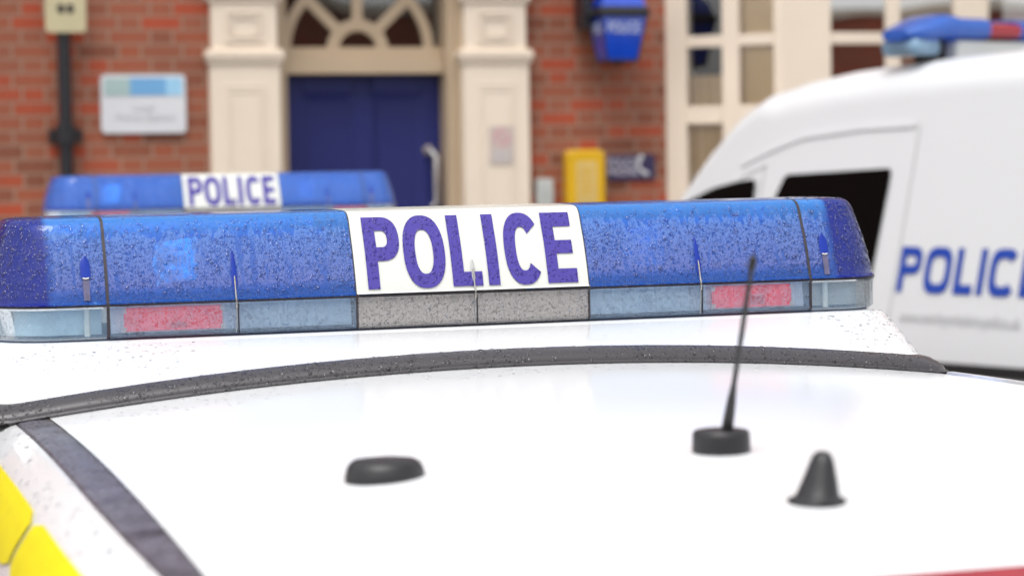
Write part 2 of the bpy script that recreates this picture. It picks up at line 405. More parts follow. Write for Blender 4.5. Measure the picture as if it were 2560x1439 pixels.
def empty(name, label, cat, loc=(0,0,0), rot=(0,0,0), group=None, parent=None):
    o = bpy.data.objects.new(name, None); COL.objects.link(o); o.location = loc; o.rotation_euler = rot
    o.empty_display_size = .1
    if parent: o.parent = parent
    if label: o['label'] = label
    if cat: o['category'] = cat
    if group: o['group'] = group
    return o
def raindrops(srcs, n, r0, r1, parent, mat, keep=lambda p, nn: True, sag=1.25, seed=3):
    """real low domes of water scattered over the given surfaces (one countless mass)"""
    rnd = random.Random(seed); tris = []
    for o in srcs:
        me = o.data; me.calc_loop_triangles()
        for t in me.loop_triangles:
            a, b, c = [me.vertices[i].co.copy() for i in t.vertices]
            nn = t.normal.copy()
            if t.area > 0 and keep((a+b+c)/3, nn): tris.append((t.area, a, b, c, nn))
    tot = sum(t[0] for t in tris); import bisect
    acc = []; x = 0
    for t in tris: x += t[0]; acc.append(x)
    vs, fs = [], []
    for _ in range(n):
        _, a, b, c, nn = tris[min(len(tris)-1, bisect.bisect(acc, rnd.random()*tot))]
        u, v = rnd.random(), rnd.random()
        if u+v > 1: u, v = 1-u, 1-v
        p = a+(b-a)*u+(c-a)*v
        r = r0+(r1-r0)*rnd.random()**2.6
        dn = Vector((0,0,-1)); dn = dn-nn*dn.dot(nn)
        ey = dn.normalized() if dn.length > .15 else nn.orthogonal().normalized(); ex = ey.cross(nn).normalized()
        st = 1+(sag-1)*rnd.random()*1.6; k0 = len(vs); ph = rnd.random()*6
        for ring, (rr, hh) in enumerate(((1.0, -.02), (.86, .26), (.5, .48))):
            for k in range(8):
                an = 2*pi*k/8; wob = 1+.16*sin(3*an+ph)+.1*sin(2*an+ph*2)
                lx, ly = r*rr*wob*cos(an), r*rr*wob*st*sin(an)
                vs.append(p+ex*lx+ey*(ly+r*.12*hh)+nn*(r*hh*.9))
        vs.append(p+nn*r*.5)
        for ring in range(2):
            for k in range(8):
                fs.append((k0+ring*8+k, k0+ring*8+(k+1) % 8, k0+ring*8+8+(k+1) % 8, k0+ring*8+8+k))
        for k in range(8): fs.append((k0+16+k, k0+16+(k+1) % 8, k0+24))
    g = MB(); g.add(vs, fs)
    me = bpy.data.meshes.new('raindrops'); me.from_pydata(g.v, [], g.f); me.materials.append(mat)
    for p_ in me.polygons: p_.use_smooth = True
    o = bpy.data.objects.new('raindrops', me); COL.objects.link(o); o.parent = parent; o['kind'] = 'stuff'
    return o
def tag(o, label, cat, group=None):
    o['label'] = label; o['category'] = cat
    if group: o['group'] = group
    return o

# ------------------------------------------------------------------ lettering
def arc(cx, cy, rx, ry, a0, a1, n=20, e=1.0):
    out = []
    for i in range(n+1):
        a = radians(a0+(a1-a0)*i/n); c, s_ = cos(a), sin(a)
        out.append((cx+rx*math.copysign(abs(c)**e, c), cy+ry*math.copysign(abs(s_)**e, s_)))
    return out
def glyph(ch, w, h, sx, sy, e=.82):
    """outlines (outer, holes...) of a bold capital in a w x h box"""
    if ch == 'I': return [[(0,0),(w,0),(w,h),(0,h)]]
    if ch == 'L': return [[(0,0),(w,0),(w,sy),(sx,sy),(sx,h),(0,h)]]
    if ch == 'E':
        m0, m1 = h*.5-sy*.42, h*.5+sy*.52
        return [[(0,0),(w,0),(w,sy),(sx,sy),(sx,m0),(w*.93,m0),(w*.93,m1),(sx,m1),(sx,h-sy),(w*.97,h-sy),(w*.97,h),(0,h)]]
    if ch == 'O':
        return [arc(w/2,h/2,w/2,h/2*1.02,0,360,44,e)[:-1], list(reversed(arc(w/2,h/2,w/2-sx,h/2-sy*.95,0,360,44,e)[:-1]))]
    if ch == 'C':
        o = arc(w/2,h/2,w/2,h/2*1.02,38,322,40,e); i = arc(w/2,h/2,w/2-sx,h/2-sy*.95,322,38,40,e)
        # cleaner terminals
        return [o+i]
    if ch == 'P':
        y0, cy = h*.39, h*.695; r = w*.50
        out = [(0,0),(sx,0),(sx,y0)] + arc(w-r,cy,r,h-cy,-90,90,20,e) + [(0,h)]
        hole = [(sx,y0+sy*.95)] + arc(w-r,cy,r-sx,h-cy-sy*.95,-90,90,16,e) + [(sx,h-sy*.95)]
        return [out, list(reversed(hole))]
def letters_mesh(name, items, mapper, cuts, mat, parent=None):
    """items: (char, x0, width); flat filled outlines are cut into strips and then laid on a curved surface"""
    cu = bpy.data.curves.new(name, 'CURVE'); cu.dimensions = '2D'; cu.fill_mode = 'BOTH'
    for ch, x0, w, h, sx, sy, e, sh in items:
        for loop in glyph(ch, w, h, sx, sy, e):
            sp = cu.splines.new('POLY'); sp.points.add(len(loop)-1)
            for p, (x, y) in zip(sp.points, loop): p.co = (x0+x+sh*y, y, 0, 1)
            sp.use_cyclic_u = True
    tmp = bpy.data.objects.new(name, cu)
    COL.objects.link(tmp)
    bpy.context.view_layer.update()
    me = bpy.data.meshes.new_from_object(tmp.evaluated_get(bpy.context.evaluated_depsgraph_get()))
    bpy.data.objects.remove(tmp)
    bm = bmesh.new(); bm.from_mesh(me)
    for c in cuts:
        bmesh.ops.bisect_plane(bm, geom=bm.verts[:]+bm.edges[:]+bm.faces[:], plane_co=(0,c,0), plane_no=(0,1,0))
    for v in bm.verts: v.co = Vector(mapper(v.co.x, v.co.y))
    bm.to_mesh(me); bm.free()
    me.materials.clear(); me.materials.append(mat)
    o = bpy.data.objects.new(name, me); COL.objects.link(o)
    if parent: o.parent = parent
    return o
def text_obj(name, txt, size, mat, parent, mtx, align='CENTER', sx=1.0, bold=0.0, ext=.0008):
    cu = bpy.data.curves.new(name, 'FONT'); cu.body = txt; cu.size = size; cu.align_x = align; cu.align_y = 'CENTER'
    cu.extrude = ext; cu.offset = bold
    tmp = bpy.data.objects.new(name, cu); COL.objects.link(tmp); bpy.context.view_layer.update()
    me = bpy.data.meshes.new_from_object(tmp.evaluated_get(bpy.context.evaluated_depsgraph_get()))
    bpy.data.objects.remove(tmp)
    me.transform(Matrix.Diagonal((sx,1,1,1))); me.transform(mtx)
    me.materials.clear(); me.materials.append(mat)
    o = bpy.data.objects.new(name, me); COL.objects.link(o)
    if parent: o.parent = parent
    return o
UP = Matrix.Rotation(pi/2, 4, 'X')     # text plane -> faces -y

# ------------------------------------------------------------------ light bar of the cars (local frame: x right, y forward, near face y=0 at z0)
Z0 = 1.5845; BC = .0165; SH = 0.0
PROF = [(0,.005),(.003,0),(.040,0),(.043,-.003),(.0475,-.003),(.050,.001),(.056,.0025),(.07,.0065),(.085,.0115),(.10,.0170),(.115,.0235),(.13,.031),(.142,.0365),(.150,.0410),(.1550,.0460),(.1580,.052),(.1600,.062),(.1610,.078),(.1615,.10),(.162,.15)]
LOW = [p for p in PROF if p[0] <= .0431]; UPP = [p for p in PROF if p[0] >= .0429]
def mid_rows(prof, x0, x1, close_top, inset=0.0):
    sec = [(i+inset, z) for z, i in prof]; back = [(.30-i-inset, z) for z, i in reversed(prof)]
    sec = sec + back
    n = 2 if True else 2
    return [[(x, y, Z0+z) for y, z in sec] for x in (x0, x1)]
def end_rows(prof, sgn, xs=.505, inset=0.0):
    rows = []; xs -= SH; XF = .563-SH; AX = .097 if sgn < 0 else .080
    for z, i in prof:
        i += inset
        yc = max(.12, i); ay = yc-i; ax = max(AX-i*.72, .003)
        yb = .30-yc
        out = [(xs, i), (XF, i)]
        for k in range(1, 13):
            a = pi/2*k/12; out.append((XF+ax*sin(a), yc-ay*cos(a)))
        for k in range(0, 12):
            a = pi/2*k/12; out.append((XF+ax*cos(a), yb+ay*sin(a)))
        out += [(XF, .30-i), (xs, .30-i)]
        rows.append([(BC+sgn*x, y, Z0+z) for x, y in out])
    return rows
def make_light_bar(car, detailed=True):
    global SH
    SH = 0.0 if detailed else .040
    L = empty('light_bar', None, None, parent=car)
    LB = M['blue_lens'] if detailed else M['far_lens']
    # base tray
    b = MB(); r = end_rows([(0,.012),(.006,.012)], 1, .0); r2 = end_rows([(0,.012),(.006,.012)], -1, .0)
    pl = [p for p in r[0]] + [p for p in reversed(r2[0])]
    poly = [(p[0], p[1]) for p in pl]
    b.prism(poly, Z0-.004, Z0+.004, 'z'); b.build('tray', M['tray_dark'], L)
    # blue upper lenses
    for x0, x1 in ((-.505+SH+BC, -.167+BC+.0005), (.167+BC-.0005, .505-SH+BC)):
        g = MB(); g.grid(mid_rows(UPP, x0+.0008, x1-.0008, True)); g.build('blue_lens', LB, L, smooth=True)
    for sg in (-1, 1):
        g = MB(); g.grid(end_rows(UPP, sg, .5058)); g.build('end_lens', LB, L, smooth=True)
        g = MB(); g.grid(end_rows(LOW, sg, .5058)); g.build('lower_end_lens', M['clear_end'], L, smooth=True)
    for x0, x1 in ((-.505+SH+BC, -.167+BC), (-.167+BC, .167+BC), (.167+BC, .505-SH+BC)):
        g = MB(); g.grid(mid_rows(LOW, x0+.0008, x1-.0008, False)); g.build('clear_lower_lens', M['clear_grey'] if abs(x0+x1) < .2 else M['clear_lens'], L, smooth=True)
    # white sign panel: wraps over the bar, 1 mm proud
    g = MB(); g.grid(mid_rows([p for p in UPP if p[0] >= .0474], BC-.167, BC+.167, True, inset=-.0012))
    g.build('sign_panel', M['sign_white'], L, smooth=True)
    def face(x, h, off=.0016):
        for k in range(len(UPP)-1):
            (za, ia), (zb, ib) = UPP[k], UPP[k+1]
            if za <= h <= zb and zb > za:
                t = (h-za)/(zb-za); i = ia+(ib-ia)*t
                return (x, i-off-.0012, Z0+h)
        return (x, UPP[-1][1]-off, Z0+h)
    H = .0975; zb_ = .0535
    sx, sy = .0168, .0195
    x0 = BC-.167
    spec = [('P',.0165,.0500),('O',.0708,.0590),('L',.1372,.0430),('I',.1885,.0165),('C',.2160,.0545),('E',.2748,.0440)]
    items = [(c, x0+a, w, H, sx, sy, .84, 0.0) for c, a, w in spec]
    cuts = [p[0]-zb_ for p in UPP if 0 < p[0]-zb_ < H+.01]
    letters_mesh('lettering', items, lambda x, y: face(x, zb_+y), cuts, M['sign_violet'], L)
    # seams, gasket
    for xs in (-.505+SH, -.167, .167, .505-SH):
        g = MB(); x = BC+xs; w = .0016 if abs(xs) < .3 else .0021
        rows = mid_rows(PROF, x-w, x+w, True, inset=-.0009); g.grid(rows); g.build('seam_strip', M['seam'], L)
    for pr, nm in (([(.0432,-.0036),(.0458,-.0036)], 'gasket'),):
        g = MB()
        R_ = end_rows(pr, 1, .0); L_ = end_rows(pr, -1, .0)
        rows = [a + list(reversed(b_)) for a, b_ in zip(R_, L_)]
        g.grid(rows, closed=True); g.build(nm, M['gasket'], L, smooth=True)
    # interior: reflectors and lamps
    for (x0, x1, mt) in ((-.50+SH, -.172, 'pale_blue_tray'), (-.160, .160, 'pale_grey_tray'), (.172, .50-SH, 'pale_blue_tray')):
        g = MB(); n = 26; y = .014
        rows = [[(BC+x0+(x1-x0)*k/n, y+.003*(k % 2)+(z-.008)*.12, Z0+z) for k in range(n+1)] for z in (.006, .020, .034, .0415)]
        g.grid(rows); g.build('lower_reflector', M[mt], L)
    for sg in (-1, 1):
        rows = end_rows([(.006,.016),(.041,.016)], sg, .512)
        g = MB(); g.grid(rows); g.build('lower_reflector', M['pale_blue_tray'] if sg < 0 else M['pale_grey_tray'], L, smooth=True)
        g = MB(); g.lathe([(.004,.004),(.004,.041)], (BC+sg*(.532-SH), .0085, Z0), 12); g.build('post', M['chalk'], L, smooth=True)
        # inner core wall seen through the blue lens
        g = MB(); g.box(BC+sg*.34-.155, BC+sg*.34+.155, .075, .225, Z0+.046, Z0+.135); g.build('inner_core', M['inner'], L, bevel=.01)
        g = MB(); rows = end_rows([(.046,.03),(.09,.036),(.125,.055),(.132,.08)], sg, .52); g.grid(rows); g.build('inner_core', M['inner_end'], L, smooth=True)
        # lamp reflector behind the blue lens, its glint put in as emission
        xl = BC + (-.405 if sg < 0 else .270); mt = 'lamp_glint' if sg < 0 else 'lamp_glint_dim'
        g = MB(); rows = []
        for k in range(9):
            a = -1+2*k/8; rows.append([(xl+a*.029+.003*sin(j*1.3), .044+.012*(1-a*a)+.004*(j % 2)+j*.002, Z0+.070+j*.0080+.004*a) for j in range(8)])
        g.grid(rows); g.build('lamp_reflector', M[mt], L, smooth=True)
        # red module low in the bar
        xm = BC + (-.417 if sg < 0 else .418); hw = .066 if sg < 0 else .061
        g = MB(); g.box(xm-hw, xm+hw, .0075, .0135, Z0+.0085, Z0+.0395); g.build('red_lamp', M['red_module'], L, bevel=.0015)
        g = MB(); g.box(xm-.004, xm+.018, .0068, .0085, Z0+.011, Z0+.019 if sg < 0 else Z0+.026); g.build('lamp_core', M['hot_red'], L, bevel=.0008)
        for a, bz in ((-1, .011), (-1, .036), (1, .011), (1, .036)):
            g = MB(); g.box(xm+a*hw-.003, xm+a*hw+.003, .0062, .0100, Z0+bz-.003, Z0+bz+.003); g.build('bracket', M['chalk'], L)
    # clips: leaf-shaped recess, steel pin, pale joint down the lower lens
    for xc in (-.334, 0.0, .334):
        x = BC+xc
        g = MB(); n = 10
        lo, hi = .060, .113 if xc else .090
        rows = []
        for k in range(n+1):
            t = k/n; h = lo+(hi-lo)*t; w = .0040*sqrt(max(0, 1-t**2.2))*min(1, .5+t*3)
            rows.append([face(x-w, h, .0012), face(x, h, .0022), face(x+w, h, .0012)])
        g.grid(rows); g.build('clip_recess', M['blue_plastic'] if xc else M['van_foot'], L, smooth=True)
        g = MB(); path = [face(x, h, .0032) for h in (.078, .070, .062, .054, .049)] + [(x, -.006, Z0+.044), (x+.0004, -.0045, Z0+.038), (x+.0006, -.002, Z0+.034)]
        g.tube(path, [.0008, .0014, .0010, .0012, .0012, .0014, .0012, .0006], 8); g.build('clip_pin', M['pin'], L, smooth=True)
        g = MB(); g.tube([(x+.0012, -.0012, Z0+.040), (x+.0010, -.0014, Z0+.02), (x-.0006, -.0012, Z0+.002)], .0008, 6); g.build('clip_joint', M['joint'], L, smooth=True)
        g = MB(); g.box(x+.0028, x+.0042, -.0010, .004, Z0+.002, Z0+.041); g.build('clip_groove', M['gasket'], L)
    for sg in (-1, 1):
        x = BC+sg*(.532-SH)
        g = MB(); rows = []
        for k in range(11):
            t = k/10; h = .082+.030*t; w = .0066*sqrt(max(0, 1-(2*t-.85)**2 if t > .42 else 1))*1.0
            rows.append([face(x-w, h, .0010), face(x-w*.4, h, .0016), face(x+w*.4, h, .0016), face(x+w, h, .0010)])
        g.grid(rows); g.build('screw_recess', M['blue_plastic'], L, smooth=True)
        g = MB(); g.tube([face(x-.004, .0815, .0015), face(x, .0805, .0022), face(x+.004, .0815, .0015)], .0009, 6); g.build('recess_rim', M['chalk'], L)
        g = MB(); g.grid([[face(x-.0042, h, .0008), face(x+.0042, h, .0008)] for h in (.052, .06, .068, .079)]); g.build('screw_column', M['column'], L)
    return L

# ------------------------------------------------------------------ cars
def zc(s):
    s = max(s, -.6)
    if s < .25: return 1.546+.010*(.25-s)-.05*(max(0, .1-s))**2*.6
    return 1.546-.019*(s-.25)/1.09+.010*(1-((s-.8)/.55)**2)*(1 if s > .25 else 0)
def rz(X, s): return zc(s)-.102*X*X
def make_car(detailed, label, loc, rz_deg, roll, beacons=True):
    car = empty('police_car', label, 'car', loc, (0, radians(-roll), radians(rz_deg)), 'police cars with blue roof light bars')
    ST = [-.62+.06*k for k in range(int((1.60+.62)/.06)+1)]
    XR = .597
    # roof panel with the crease bowed along its rear edge
    def send(X): return 1.548-.36*X*X
    g = MB(); rows = []
    nX = 28
    for k in range(41):
        t = k/40; row = []
        for j in range(nX+1):
            X = -XR+2*XR*j/nX; s = -.62+(send(X)+.62)*t
            row.append((X, -s, rz(X, s)))
        rows.append(row)
    # shallow crease then the spoiler lip
    for ds, dz in ((.003,-.0006),(.0036,-.010),(.0076,-.010),(.0082,-.0004),(.012,-.0006),(.05,-.0015),(.078,-.0030),(.090,-.0048),(.094,-.009)):
        row = []
        for j in range(nX+1):
            X = -XR+2*XR*j/nX; s = send(X)+ds; row.append((X, -s, rz(X, send(X))+dz))
        rows.append(row)
    g.grid(rows); g.build('roof', M['paint_roof'], car, smooth=True, angle=60)
    # high-level red brake lamp under the lip
    g = MB(); rows = []
    for ds, dz in ((.0935,-.0095),(.099,-.0115),(.14,-.030),(.145,-.055),(.115,-.060)):
        rows.append([(X, -(send(X)+ds), rz(X, send(X))+dz) for X in [-.235+.62*j/20 for j in range(21)]])
    g.grid(rows); g.build('brake_lamp', M['red_lens'], car, smooth=True)
    # ditch strips and cantrails
    SS = [-.62+.05*k for k in range(int((1.66+.62)/.05)+1)]
    def plan(s): return 0.0 if s < .9 else -.030*((s-.9)/.7)**2     # rails close in a little to the rear
    for sg in (-1, 1):
        rows = []
        for s in SS:
            z = rz(.605, s); p = plan(s)
            rows.append([(sg*(.595+p), -s, z-.006), (sg*(.597+p), -s, z-.0005), (sg*(.618+p), -s, z-.0005), (sg*(.634+p), -s, z-.003), (sg*(.637+p), -s, z-.010)])
        g = MB(); g.grid(rows); g.build('roof_strip', M['rubber'], car, smooth=True)
        rows = []
        CP = [(.635,.012),(.6375,.0050),(.644,.0065),(.665,.018),(.685,.037),(.700,.060),(.712,.088),(.722,.120),(.728,.150)]
        for s in SS:
            z = rz(.605, s); p = plan(s)
            rows.append([(sg*(x+p), -s, z-d) for x, d in CP])
        g = MB(); g.grid(rows); g.build('cantrail', M['paint'], car, smooth=True, angle=70)
        # yellow reflective blocks on the cantrail shoulder
        def on(u, s):
            k = min(int(u), len(CP)-2); t = u-k
            x = CP[k][0]+(CP[k+1][0]-CP[k][0])*t; d = CP[k][1]+(CP[k+1][1]-CP[k][1])*t
            return (sg*(x+plan(s)+.0018), -s, rz(.605, s)-d+.0014)
        for (s0, s1) in ((-.10,.36),(.375,.890),(.906,1.33),(1.346,1.62)):
            g = MB(); rows = []
            n = 12; rc = .010
            for k in range(n+1):
                s = s0+(s1-s0)*k/n; e = min(s-s0, s1-s)
                c_ = 0.0 if e >= rc else (rc-sqrt(max(0, rc*rc-(rc-e)**2)))/rc
                u0, u1 = 3.55+.3*c_, 5.7-.3*c_
                rows.append([on(u0+(u1-u0)*j/6, s) for j in range(7)])
            g.grid(rows); g.build('reflective_block', M['yellow'], car, smooth=True, label='yellow reflective block along the roof edge')
    # bright strip and dark line along the right roof edge
    for nm, x0, x1, up, mt in (('roof_edge_trim', .598, .612, .004, 'chrome'),):
        rows = []
        for s in [.27+.05*k for k in range(26)]:
            z = rz(.605, s); p = plan(s)
            rows.append([(x0+p, -s, z), (x0+.003+p, -s, z+up), (x1-.003+p, -s, z+up), (x1+p, -s, z)])
        g = MB(); g.grid(rows); g.build(nm, M[mt], car, smooth=True)
    # plinth under the light bar
    def rrect(hx, y0, y1, r, n=8):
        out = []
        for cx, cy, a0 in ((hx-r, y1-r, 0), (-hx+r, y1-r, 90), (-hx+r, y0+r, 180), (hx-r, y0+r, 270)):
            for k in range(n+1):
                a = radians(a0+90*k/n); out.append((cx+r*cos(a), cy+r*sin(a)))
        # subdivide long edges
        res = []
        for i, p in enumerate(out):
            q = out[(i+1) % len(out)]; d = math.dist(p, q); m = max(1, int(d/.06))
            for k in range(m): res.append((p[0]+(q[0]-p[0])*k/m, p[1]+(q[1]-p[1])*k/m))
        return res
    def drape(poly, dz): return [(x, y, rz(min(abs(x), .64), -y)+dz) for x, y in poly]
    base = [(x*1.105 if x < 0 else x*.985, y) for x, y in rrect(.606, -.236, .50, .05)]
    N_ = len(base)
    cy = .13
    def scale_poly(fx, dy0, dy1, z):
        out = []
        for x, y in base:
            yy = -.236+dy0 if y < -.2359 else y
            t = (y+.236)/(.50+.236)
            out.append((x*fx, y+dy0*(1-t)-dy1*t, z))
        return out
    ztop = Z0-.004
    r0 = drape(base, .004)
    r1 = drape(base, .018)
    r2 = []
    rows = [r0, r1]
    for t in (.12, .3, .5, .7, .85, .93, .98, 1.0):
        tt = t
        bulge = .010*sin(pi*t)
        out = []
        for (x, y, z), (xt, yt, zt) in zip(r1, scale_poly(1.06, .205, .09, ztop)):
            out.append((x+(xt-x)*tt**1.15, y+(yt-y)*tt, z+(zt-z)*(tt**.85)+bulge*.25))
        rows.append(out)
    rows.append([(x*.985, y+(.006 if y < .1 else -.006), ztop+.0015) for x, y, z in rows[-1]])
    g = MB(); g.grid(rows, closed=True); g.cap(rows[-1]); g.build('plinth', M['paint'], car, smooth=True, angle=50)
    # rubber seal round the foot of the plinth
    rows = []
    for off, dz in ((.0285,.0005),(.0300,.0025),(.0285,.0050),(.0262,.0042),(.0258,.0065),(.0240,.0100),(.0185,.0150),(.010,.0190),(.0025,.0210),(-.004,.0215),(-.006,.017)):
        rows.append(drape([(x*(1+off/.634), y-off if y < .13 else y+off) for x, y in base], dz))
    g = MB(); g.grid(rows, closed=True); g.build('seal', M['seal'], car, smooth=True)
    make_light_bar(car, detailed)
    if beacons:
        # whip antenna on a round base, raked back
        P = (-.077, -1.137); z = rz(P[0], 1.137)
        a = empty('whip_antenna', None, None, (P[0], P[1], z), parent=car)
        g = MB(); g.lathe([(.0275,-.004),(.0272,.002),(.0268,.014),(.0262,.0175),(.0245,.0195),(.020,.0205),(0.004,.0212)], (0,0,0), 40)
        g.build('antenna_base', M['black_plastic'], a, smooth=True, angle=35)
        d = Vector((.006, -.0560, .164)); 
        pt = lambda t: tuple(Vector((.004, -.004, .018)) + d*t)
        g = MB(); g.tube([pt(0), pt(.03), pt(.17), pt(.27), pt(.275)], [.0058, .0056, .0044, .0028, .0018], 14); g.build('mast_foot', M['black_plastic'], a, smooth=True)
        g = MB(); g.tube([pt(.26), pt(.6), pt(.92), pt(.925), pt(.99), pt(1.0)], [.0026, .0025, .0023, .0036, .0037, .0024], 12); g.build('mast', M['black_plastic'], a, smooth=True)
        # low oval puck
        P = (-.385, -1.086); z = rz(P[0], 1.086)
        g = MB(); g.lathe([(.0372,-.004),(.0370,.0015),(.0362,.0040),(.0352,.0090),(.0325,.0135),(.0285,.0162),(.020,.0172),(.004,.0174)], (P[0], P[1], z), 44, 1.0, .95)
        g.build('oval_antenna', M['black_plastic'], car, smooth=True, angle=60)
        # stubby cone
        P = (-.097, -1.394); z = rz(P[0], 1.394)
        prof = [(.0240,-.004),(.0238,.0015),(.0218,.0032),(.0186,.0042),(.0176,.0060),(.0142,.0180),(.0108,.0295),(.0092,.0350),(.0070,.0390),(.0038,.0412),(.0008,.0418)]
        off = [(0,0),(0,0),(0,0),(.0006,0),(.0010,0),(.0032,0),(.0048,0),(.0054,0),(.0056,0),(.0056,0),(.0056,0)]
        g = MB(); g.lathe(prof, (P[0], P[1], z), 36, 1.0, 1.15, off); g.build('cone_antenna', M['black_plastic'], car, smooth=True, angle=50)
    # greenhouse glass, pillars, lower body
    def gh(y, zt, wt, yb, zb, wb): return (y, zt, wt, yb, zb, wb)
    # side glass
    for sg in (-1, 1):
        for (ya, yb, ya2, yb2) in ((.62,-.30,.98,-.30), (-.38,-1.02,-.38,-1.02), (-1.10,-1.58,-1.10,-1.75)):
            rows = []
            for t in [k/6 for k in range(7)]:
                x = .722+(.80-.722)*t; rows.append([(sg*x, ya+(ya2-ya)*t, 1.40+(.97-1.40)*t), (sg*x, yb+(yb2-yb)*t, 1.40+(.97-1.40)*t)])
            g = MB(); g.grid(rows); g.build('side_window', M['darkglass'], car)
        for (ya, yb, ya2, yb2) in ((.72,.62,1.30,.98), (-.30,-.38,-.30,-.38), (-1.02,-1.10,-1.02,-1.10), (-1.58,-1.68,-1.75,-1.92)):
            g = MB(); rows = []
            for t in [k/6 for k in range(7)]:
                x = .724+(.805-.724)*t; rows.append([(sg*x, ya+(ya2-ya)*t, 1.415+(.96-1.415)*t), (sg*x, yb+(yb2-yb)*t, 1.415+(.96-1.415)*t)])
            g.grid(rows); g.build('pillar', M['paint'], car)
    g = MB(); rows = []
    for t in [k/8 for k in range(9)]:
        rows.append([(X*(.60+.14*t)/.6, .63+.72*t-.10*(X/.6)**2, 1.50-.08*(X/.6)**2*.5+(.98-1.50)*t) for X in [-.6+.12*j for j in range(11)]])
    g.grid(rows); g.build('windscreen', M['darkglass'], car, smooth=True)
    g = MB(); rows = []
    for t in [k/8 for k in range(9)]:
        rows.append([(X*(.58+.10*t)/.6, -1.70-.27*t+.06*(X/.6)**2, 1.432-.03*(X/.6)**2+(.98-1.432)*t) for X in [-.6+.12*j for j in range(11)]])
    g.grid(rows); g.build('rear_window', M['darkglass'], car, smooth=True)
    # lower body
    stations = [(-2.05,.62,.42,.92,.40),(-2.00,.78,.32,.96,.5),(-1.75,.85,.28,.98,.6),(-1.0,.87,.25,.97,.66),(0,.88,.24,.97,.68),(.9,.88,.24,.98,.66),(1.35,.87,.26,.985,.62),(1.8,.85,.28,.93,.58),(2.15,.80,.30,.84,.52),(2.33,.66,.34,.72,.42),(2.38,.50,.38,.66,.3)]
    rows = []
    for y, w, zb, zt, wi in stations:
        half = [(0,zb),(w*.9,zb),(w*.98,zb+.10),(w,zb+.28*(zt-zb)/.5),(w*.995,zt-.22*(zt-zb)),(w*.94,zt-.03),(w*.88,zt-.004),(w*.4,zt+.012),(0,zt+.015)]
        full = half+[(-x, z) for x, z in reversed(half[1:-1])]
        rows.append([(x, y, z) for x, z in full])
    g = MB(); g.grid(rows, closed=True); g.cap(rows[0]); g.cap(rows[-1]); g.build('body', M['paint'], car, smooth=True, angle=50)
    # chequered side stripe (yellow / blue)
    for sg in (-1, 1):
        for k in range(10):
            for r_ in range(2):
                g = MB(); y0 = -1.5+k*.30
                za = .62+.13*r_
                g.grid([[(sg*.884, y0, za), (sg*.884, y0+.295, za)], [(sg*.882, y0, za+.125), (sg*.882, y0+.295, za+.125)]])
                g.build('reflective_block', M['yellow'] if (k+r_) % 2 else M['blue_mark'], car)
        g = MB(); g.lathe([(.07,-.05),(.075,0),(.06,.05)], (sg*.93, .82, 1.02), 16, .9, .7); g.build('door_mirror', M['paint'], car, smooth=True)
        g = MB(); g.box(sg*.60-.12, sg*.60+.12, 2.20, 2.32, .60, .76); g.build('headlight', M['headlamp'], car, bevel=.03)
        g = MB(); g.box(sg*.70-.09, sg*.70+.09, -2.045, -1.96, .72, .94); g.build('tail_light', M['red_lens'], car, bevel=.02)
        for yy in (-1.28, 1.42):
            w = empty('wheel', None, None, (sg*.80, yy, .31), (0, radians(90), 0), parent=car)
            g = MB(); g.lathe([(.22,-.10),(.29,-.10),(.31,-.07),(.31,.07),(.29,.10),(.22,.10)], (0,0,0), 32); g.build('tyre', M['tyre'], w, smooth=True)
            g = MB(); g.lathe([(.05,.085),(.20,.095),(.225,.104),(.225,-.104),(.20,-.095),(.05,-.085)], (0,0,0), 24); g.build('rim', M['rim'], w, smooth=True)
    g = MB(); g.box(-.26, .26, -2.062, -2.045, .60, .71); g.build('number_plate', M['yellow'], car)
    return car

TH = 17.0
main_car = make_car(True, 'nearest white police car with a rain-wet blue light bar and black aerials on its roof', (-.058, 3.34, 0.0), TH, .36)
ch = main_car.children
pick = lambda par, *names: [o for o in par.children if o.name.split('.')[0] in names]
bar_ = pick(main_car, 'light_bar')[0]
def outward(o):   # make every face normal point away from the part's middle
    bm = bmesh.new(); bm.from_mesh(o.data); c = Vector((0, .15, Z0+.05)) if o.parent == bar_ else Vector((0, .12, 1.2))
    fl = [f for f in bm.faces if f.normal.dot(f.calc_center_median()-Vector((f.calc_center_median().x*(1 if o.parent == bar_ and abs(f.calc_center_median().x) < .5 else .9), c.y, c.z))) < 0]
    bmesh.ops.reverse_faces(bm, faces=fl); bm.to_mesh(o.data); bm.free()
blu = pick(bar_, 'blue_lens', 'end_lens')
for o in blu + pick(main_car, 'plinth', 'seal', 'roof', 'cantrail'): outward(o)
raindrops(blu, 3800, .0006, .0024, bar_, M['water'], lambda p, n: p.y < .10 and Z0+.056 < p.z < Z0+.152 and n.y < .3, seed=5)
low_ = pick(bar_, 'clear_lower_lens')
for o in low_: outward(o)
raindrops(low_, 450, .0005, .0016, bar_, M['water'], lambda p, n: p.y < .05, seed=6)
raindrops(pick(bar_, 'end_lens'), 900, .0007, .0026, bar_, M['water_pale'], lambda p, n: p.y < .16 and abs(p.x) > .56 and p.z > Z0+.055, seed=8)
raindrops(pick(main_car, 'plinth'), 1100, .0007, .0026, main_car, M['water_pale'], lambda p, n: p.y < .0 and (p.x < -.40 or p.x > .50 or p.z < 1.5), seed=11)
raindrops(pick(main_car, 'seal'), 700, .0007, .0030, main_car, M['water_pale'], lambda p, n: p.y < .0 and n.z > .1, seed=12)
raindrops(pick(main_car, 'roof'), 900, .0006, .0020, main_car, M['water_pale'], lambda p, n: -.42 < p.y < -.24, sag=1.0, seed=13)
raindrops(pick(main_car, 'cantrail'), 1200, .0008, .0030, main_car, M['water_pale'], lambda p, n: p.x < 0 and p.y < -.2, seed=14)
make_car(False, 'white police car parked further back in front of the navy door, plain roof', (-.960, 8.25, .049), 19.0, .1, beacons=False)

